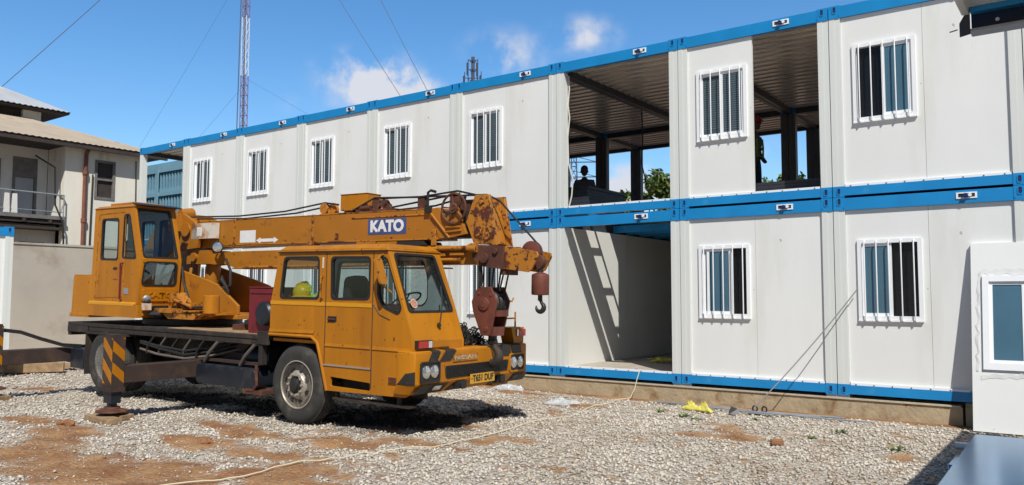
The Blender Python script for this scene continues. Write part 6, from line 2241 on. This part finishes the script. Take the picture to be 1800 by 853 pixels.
# people ------------------------------------------------------------
def person(name_label, loc, rz, joints, radii, edges, head_c, face_dir=Vector((0, -1, 0)), cloth=None):
    """one continuous body grown over a skeleton; joints in metres, head modelled with face and ears"""
    t = thing('person', name_label, 'person', loc, rz)
    me = bpy.data.meshes.new('body')
    me.from_pydata([tuple(j) for j in joints], edges, [])
    o = bpy.data.objects.new('body', me); COL.objects.link(o)
    sk = o.modifiers.new('skin', 'SKIN'); sk.use_smooth_shade = True
    ss = o.modifiers.new('sub', 'SUBSURF'); ss.levels = 2; ss.render_levels = 2
    for i, r in enumerate(radii):
        me.skin_vertices[0].data[i].radius = r if isinstance(r, tuple) else (r, r)
        me.skin_vertices[0].data[i].use_root = (i == 0)
    bpy.context.view_layer.update()
    ev = bpy.data.meshes.new_from_object(o.evaluated_get(bpy.context.evaluated_depsgraph_get()))
    bpy.data.objects.remove(o)
    b = B()
    b.bm.from_mesh(ev)
    b.bm.faces.ensure_lookup_table()
    zc = {}
    for f in b.bm.faces:
        c = f.calc_center_median()
        f.material_index = cloth(c) if cloth else 0
    # head: skull, jaw, nose, ears, brow
    h = head_c
    b.m = 0
    b.blob(h, (0.078, 0.098, 0.118), 3)
    b.blob(h+face_dir*0.045+Vector((0, 0, -0.065)), (0.055, 0.055, 0.062), 2)
    b.blob(h+face_dir*0.105+Vector((0, 0, -0.02)), (0.014, 0.02, 0.024), 2)
    sd = Vector((0, 0, 1)).cross(face_dir)
    for s in (-1, 1):
        b.blob(h+sd*s*0.08+Vector((0, 0, -0.015)), (0.014, 0.022, 0.032), 2)
        b.blob(h+sd*s*0.032+face_dir*0.088+Vector((0, 0, 0.005)), (0.014, 0.010, 0.009), 1)
    b.blob(h+face_dir*0.085+Vector((0, 0, -0.068)), (0.024, 0.012, 0.009), 1)
    ob = obj('body', b, ['skin', 'shirt', 'dark_cloth'], t)
    return t


# seated worker: pelvis at seat height 0.45
J = [(0, 0, 0.50), (0, 0.01, 0.68), (0, -0.01, 0.94), (0, -0.01, 1.04), (0, -0.01, 1.12),
     (-0.18, 0, 0.99), (-0.24, -0.05, 0.68), (-0.18, -0.24, 0.56), (-0.15, -0.31, 0.54),
     (0.18, 0, 0.99), (0.24, -0.05, 0.68), (0.18, -0.24, 0.56), (0.15, -0.31, 0.54),
     (-0.10, -0.04, 0.48), (-0.13, -0.42, 0.50), (-0.12, -0.42, 0.08), (-0.12, -0.56, 0.04),
     (0.10, -0.04, 0.48), (0.13, -0.42, 0.50), (0.12, -0.42, 0.08), (0.12, -0.56, 0.04)]
Er = [(0, 1), (1, 2), (2, 3), (3, 4), (2, 5), (5, 6), (6, 7), (7, 8), (2, 9), (9, 10), (10, 11), (11, 12), (0, 13), (13, 14), (14, 15), (15, 16), (0, 17), (17, 18), (18, 19), (19, 20)]
Rr = [(0.16, 0.12), (0.15, 0.11), (0.17, 0.10), 0.075, 0.06, 0.08, 0.055, 0.038, 0.028, 0.08, 0.045, 0.038, 0.028, 0.085, 0.068, 0.045, 0.035, 0.085, 0.068, 0.045, 0.035]
FLOOR_UP = H+0.154
wk = person('dark silhouette of a worker sitting behind the stacked boards in the open upper cabin', (-6.13, 3.05, FLOOR_UP-0.04), R(25), [Vector(j) for j in J], Rr, Er, Vector((0, -0.02, 1.245)),
            cloth=lambda c: 2 if c.z < 0.55 and c.y > -0.5 else (1 if c.z < 1.0 and abs(c.x) < 0.30 and c.z > 0.52 else 0))
b = B(); b.blob((0, 0.005, 1.285), (0.086, 0.104, 0.095), 3, 0.08); obj('hair', b, 'ink', wk)
b = B()
b.X = Matrix.Translation((-6.13, 3.05, FLOOR_UP+0.001)) @ Matrix.Rotation(R(25), 4, 'Z')
b.box((-0.4, -0.18, 0), (0.4, 0.30, 0.33))
tag(obj('low_crate', b, 'board_dark'), 'low dark crate the seated worker sits on, behind the boards', 'crate')
# standing worker with red helmet
J = [(0, 0, 0.95), (0, 0.01, 1.15), (0, 0.0, 1.38), (0, -0.01, 1.47), (0, -0.02, 1.55),
     (-0.18, 0.0, 1.40), (-0.21, 0.02, 1.12), (-0.17, -0.12, 0.94), (-0.10, -0.18, 0.92),
     (0.18, 0.0, 1.40), (0.21, 0.02, 1.12), (0.17, -0.12, 0.94), (0.10, -0.18, 0.92),
     (-0.095, 0, 0.90), (-0.11, -0.02, 0.50), (-0.12, 0.02, 0.08), (-0.13, -0.14, 0.035),
     (0.095, 0, 0.90), (0.11, -0.02, 0.50), (0.12, 0.02, 0.08), (0.13, -0.14, 0.035)]
Rr = [(0.15, 0.11), (0.14, 0.10), (0.155, 0.095), 0.06, 0.055, 0.068, 0.048, 0.040, 0.030, 0.068, 0.048, 0.040, 0.030, 0.088, 0.062, 0.045, 0.036, 0.088, 0.062, 0.045, 0.036]
ws_ = person('worker in red helmet and striped vest half hidden behind the upper window panel', (-2.04, 2.49, FLOOR_UP), R(80), [Vector(j) for j in J], Rr, Er, Vector((0, -0.03, 1.66)),
             cloth=lambda c: 2 if c.z < 0.95 and abs(c.x) < 0.21 else (1 if c.z < 1.46 and c.z > 0.9 else 0))
b = B()
b.blob((0, -0.02, 1.72), (0.125, 0.145, 0.115), 3)
b.lathe([(0.12, -0.01), (0.15, -0.012), (0.15, 0.0), (0.12, 0.015)], (0, -0.045, 1.705), (0, 0, 1), 24)
obj('helmet', b, 'hat_red', ws_)
b = B()
for s in (-1, 1):
    b.tube([(s*0.10, -0.115, 1.36), (s*0.11, -0.125, 1.2), (s*0.11, -0.12, 1.0)], 0.018, 6)
for z in (1.18, 1.02):
    b.tube([(math.cos(k*math.pi/8)*0.185, math.sin(k*math.pi/8)*0.135, z) for k in range(16)], 0.020, 6, closed=True)
obj('vest_stripes', b, 'vest_dull', ws_)

# board stacks upstairs
t = thing('board_stack', 'tall stack of dark boards on the floor of the wide open upper cabin', 'board stack', (-7.1, 1.3, FLOOR_UP+0.001))
for k in range(9):
    b = B(); z = k*0.066
    d = random.uniform(-0.012, 0.012)
    b.box((d, d, z), (2.1+d, 1.5+d, z+0.06)); obj('board', b, 'board_dark', t)
t = thing('board_stack', 'low stack of dark boards at the sill of the half open upper cabin', 'board stack', (-1.42, 0.75, FLOOR_UP+0.001))
for k in range(5):
    b = B(); z = k*0.055
    b.box((0, 0, z), (1.25, 1.2, z+0.05)); obj('board', b, 'board_dark', t)
# cables hanging upstairs
b = B(); b.tube([(-4.72, 0.16, 5.55), (-4.70, 0.15, 5.3), (-4.73, 0.15, 5.0), (-4.69, 0.14, 4.75), (-4.74, 0.15, 4.4), (-4.73, 0.16, 3.9), (-4.66, 0.2, 3.6), (-4.70, 0.22, 3.3), (-4.75, 0.2, 3.08)], 0.014, 6)
tag(obj('loose_cable', b, 'cable_white'), 'white cable hanging beside the left post of the wide open upper cabin', 'cable')
b = B(); b.tube([(-5.02, 3.7, 5.66), (-5.0, 3.7, 5.1), (-5.03, 3.75, 4.75), (-5.08, 3.78, 4.45), (-5.0, 3.8, 4.1), (-4.97, 3.8, 3.95)], 0.016, 6)
tag(obj('loose_cable', b, 'hose'), 'dark cable dangling from the ceiling of the wide open upper cabin', 'cable')
b = B()
b.tube([(-0.24+0.06*math.sin(k*0.35), 1.0+0.32*math.cos(k*math.pi/12), 4.35+0.75*math.sin(k*math.pi/12)) for k in range(24)], 0.02, 6, closed=True)
tag(obj('hose_coil', b, 'cable_white'), 'pale hose loop hanging inside the half open upper cabin, right side', 'hose')

# ropes tied to the window, anchor, pipes along the plinth
for p0, p1, lab in (((0.33, -0.05, 1.55), (-1.02, -0.62, GZ+0.10), 'thin grey rope from the window grille down to the ground anchor'),):
    b = B(); b.tube([Vector(p0).lerp(Vector(p1), f)-Vector((0, 0, 0.05*4*f*(1-f))) for f in [i/8 for i in range(9)]], 0.0085, 6)
    tag(obj('tie_rope', b, 'rope_grey'), lab, 'rope')
t = thing('ground_anchor', 'small grey steel anchor plate where the thin rope meets the ground', 'anchor', (-0.95, -0.60, GZ+0.02))
b = B(); b.box((-0.16, -0.08, 0), (0.16, 0.08, 0.03)); obj('base_plate', b, 'galv', t)
for x in (-0.07, 0.07):
    b = B(); b.tube([(x+math.cos(k*math.pi/6)*0.035, 0, 0.06+math.sin(k*math.pi/6)*0.04) for k in range(12)], 0.012, 6, closed=True); obj('shackle', b, 'tank', t)
b = B(); b.X = Matrix.Translation((-1.22, -0.92, GZ+0.03)) @ Matrix.Rotation(R(30), 4, 'Z')
b.hull([(-0.07, -0.05, 0), (0.07, -0.05, 0), (0.07, 0.05, 0), (-0.07, 0.05, 0)], [(-0.03, -0.02, 0.10), (0.05, -0.02, 0.07), (0.05, 0.03, 0.07), (-0.03, 0.03, 0.10)])
tag(obj('steel_clamp', b, 'tank'), 'small dark steel clamp on the gravel left of the anchor plate', 'clamp')
for (x0, y0, x1, y1, r, lab) in ((-2.75, -0.42, 0.2, -0.46, 0.014, 'thin grey pipe along the plinth, nearest the wall'), (-2.2, -0.58, -0.1, -0.56, 0.012, 'thin grey pipe along the plinth passing under the anchor'),
                            (-1.5, -0.50, 0.6, -0.62, 0.010, 'thin grey pipe along the plinth, reaching farthest right')):
    b = B(); b.tube([(x0+(x1-x0)*f, y0+(y1-y0)*f+0.01*math.sin(f*9), GZ+0.03+0.008*math.sin(f*7)) for f in [i/10 for i in range(11)]], r, 6)
    tag(obj('thin_pipe', b, 'galv'), lab, 'pipe')


# yellow cloths and rope
def rag(name, label, cat, c, sx, sy, sz, m, seed, rz=0):
    b = B()
    n = 30
    rnd = random.Random(seed)
    grid = []
    for j in range(n+1):
        row = []
        for i in range(n+1):
            a, d = i/n-0.5, j/n-0.5
            z = sz*(0.35+0.5*noise.noise(Vector((a*4+seed, d*4, seed*1.3))) + 0.7*abs(noise.noise(Vector((a*9, d*9+seed, 2)))) + 0.22*abs(noise.noise(Vector((a*19+seed, d*17, 7)))))
            z *= max(0, 1-(2*max(abs(a), abs(d)))**4)
            k = 1+0.35*noise.noise(Vector((a*3, d*3, seed+5)))+0.15*noise.noise(Vector((a*11, d*11, seed)))
            row.append(b.v(Vector((c[0]+(a*sx*math.cos(rz)-d*sy*math.sin(rz))*k, c[1]+(a*sx*math.sin(rz)+d*sy*math.cos(rz))*k, c[2]+z+0.01))))
        grid.append(row)
    for j in range(n):
        for i in range(n):
            b.f([grid[j][i], grid[j][i+1], grid[j+1][i+1], grid[j+1][i]])
    o = obj(name, b, m, smooth=80)
    so_ = o.modifiers.new('thick', 'SOLIDIFY'); so_.thickness = 0.006
    return tag(o, label, cat)


rag('yellow_cloth', 'crumpled yellow cloth on the gravel before the plinth', 'cloth', (-1.85, -0.80, GZ), 0.55, 0.11, 0.15, 'cloth_yellow', 5, R(-12))
b = B()
rnd = random.Random(21)
b.tube([(-3.72+rnd.uniform(-0.22, 0.3), 1.95+rnd.uniform(-0.3, 0.35), 0.17+rnd.random()*0.09) for k in range(26)], 0.014, 6)
tag(obj('yellow_rope', b, 'rope_olive'), 'tangled yellow rope on the floor of the open lower cabin', 'rope')
rag('plastic_bag', 'clear crumpled plastic bag on the gravel right of the crane bumper', 'plastic bag', (-3.85, -1.45, GZ+0.01), 0.42, 0.36, 0.12, 'film', 8)
rag('plastic_sheet', 'white plastic sheeting crumpled at the plinth behind the bumper', 'plastic sheet', (-5.75, -0.30, GZ), 0.60, 0.24, 0.12, 'film', 12, R(4))
# long pale rope from the open bay across the yard
pts = [(-3.55, 0.5, 0.165), (-3.25, 0.06, 0.175), (-3.2, -0.03, 0.17), (-3.22, -0.08, 0.05), (-3.24, -0.14, -0.12), (-3.28, -0.22, -0.27)]
gp = [(-3.40, -0.47), (-3.30, -0.95), (-3.26, -1.53), (-3.13, -2.35), (-3.06, -3.09), (-3.0, -3.8), (-3.01, -4.42), (-3.05, -5.0), (-3.06, -5.4), (-3.22, -5.8), (-3.32, -6.14), (-3.36, -6.5), (-3.41, -6.77), (-3.46, -7.2), (-3.49, -7.53), (-3.6, -7.95), (-3.7, -8.4), (-3.95, -9.2)]
fine = []
for i in range(len(gp)-1):
    for k in range(6):
        f = k/6
        x = gp[i][0]+(gp[i+1][0]-gp[i][0])*f+0.02*math.sin((i+f)*2.3); y = gp[i][1]+(gp[i+1][1]-gp[i][1])*f
        fine.append((x, y, ground_h(x, y)+0.024))
b = B(); b.tube(pts+fine, 0.0068, 7)
tag(obj('long_rope', b, 'rope_white'), 'long pale rope from the open lower cabin across the gravel to the bottom edge', 'rope')

# clods, brick, weeds
for k, (x, y, sz, lab) in enumerate(((-8.1, -7.15, 0.07, 'reddish clod of earth near the left edge, left of the striped jack'), (-5.42, -6.75, 0.06, 'reddish clod of earth on the bare patch before the front wheel'))):
    b = B()
    for q in range(7):
        b.blob((x+random.gauss(0, sz*1.1), y+random.gauss(0, sz*0.6), GZ+0.01+random.random()*sz*0.35), sz*random.uniform(0.35, 0.85), 2, 0.5, k*7+q)
    tag(obj('earth_clod', b, 'clod'), lab, 'clod')
b = B(); b.X = Matrix.Translation((0.07, -2.95, GZ+0.02)) @ Matrix.Rotation(R(25), 4, 'Z'); b.box((-0.07, -0.05, 0), (0.07, 0.05, 0.06))
tag(obj('broken_brick', b, 'clod', bev=0.008), 'broken red brick on the gravel before the rope anchor', 'brick')


def weed(x, y, s, seed, label):
    rnd = random.Random(seed)
    b = B()
    for k in range(26):
        a = rnd.uniform(0, 6.28); l = s*rnd.uniform(0.5, 1.1); e = rnd.uniform(0.25, 1.1)
        bx, by = x+rnd.gauss(0, s*0.35), y+rnd.gauss(0, s*0.35)
        z = ground_h(bx, by)
        d = Vector((math.cos(a)*math.cos(e), math.sin(a)*math.cos(e), math.sin(e))); sd = Vector((-math.sin(a), math.cos(a), 0))*l*0.16
        p = Vector((bx, by, z))
        q = [b.v(p), b.v(p+d*l*0.55+sd), b.v(p+d*l+Vector((0, 0, -l*0.15))), b.v(p+d*l*0.55-sd)]
        b.f(q)
    tag(obj('weed', b, 'weed'), label, 'weed', 'weeds in the gravel')


weed(-1.72, -1.55, 0.11, 1, 'flat green weed nearest the yellow cloth')
weed(-1.45, -1.75, 0.08, 2, 'small weed just right of the weed nearest the yellow cloth')
weed(0.42, -1.6, 0.10, 3, 'weed in the gravel before the window with the ropes')
weed(0.25, -2.2, 0.08, 4, 'small weed between the broken brick and the cabins')
weed(1.25, -2.5, 0.10, 5, 'weed at the edge of the shade left of the blue sheets')
weed(-0.8, -1.2, 0.07, 6, 'tiny weed just before the anchor plate')
weed(-2.2, -1.3, 0.09, 7, 'weed left of the yellow cloth in the gravel')

# overhead cable in the upper left corner belongs to the street line
t = thing('utility_pole', 'street pole standing behind the yard wall, outside the left edge', 'pole', (-60, -2.5, GZ)) if False else None
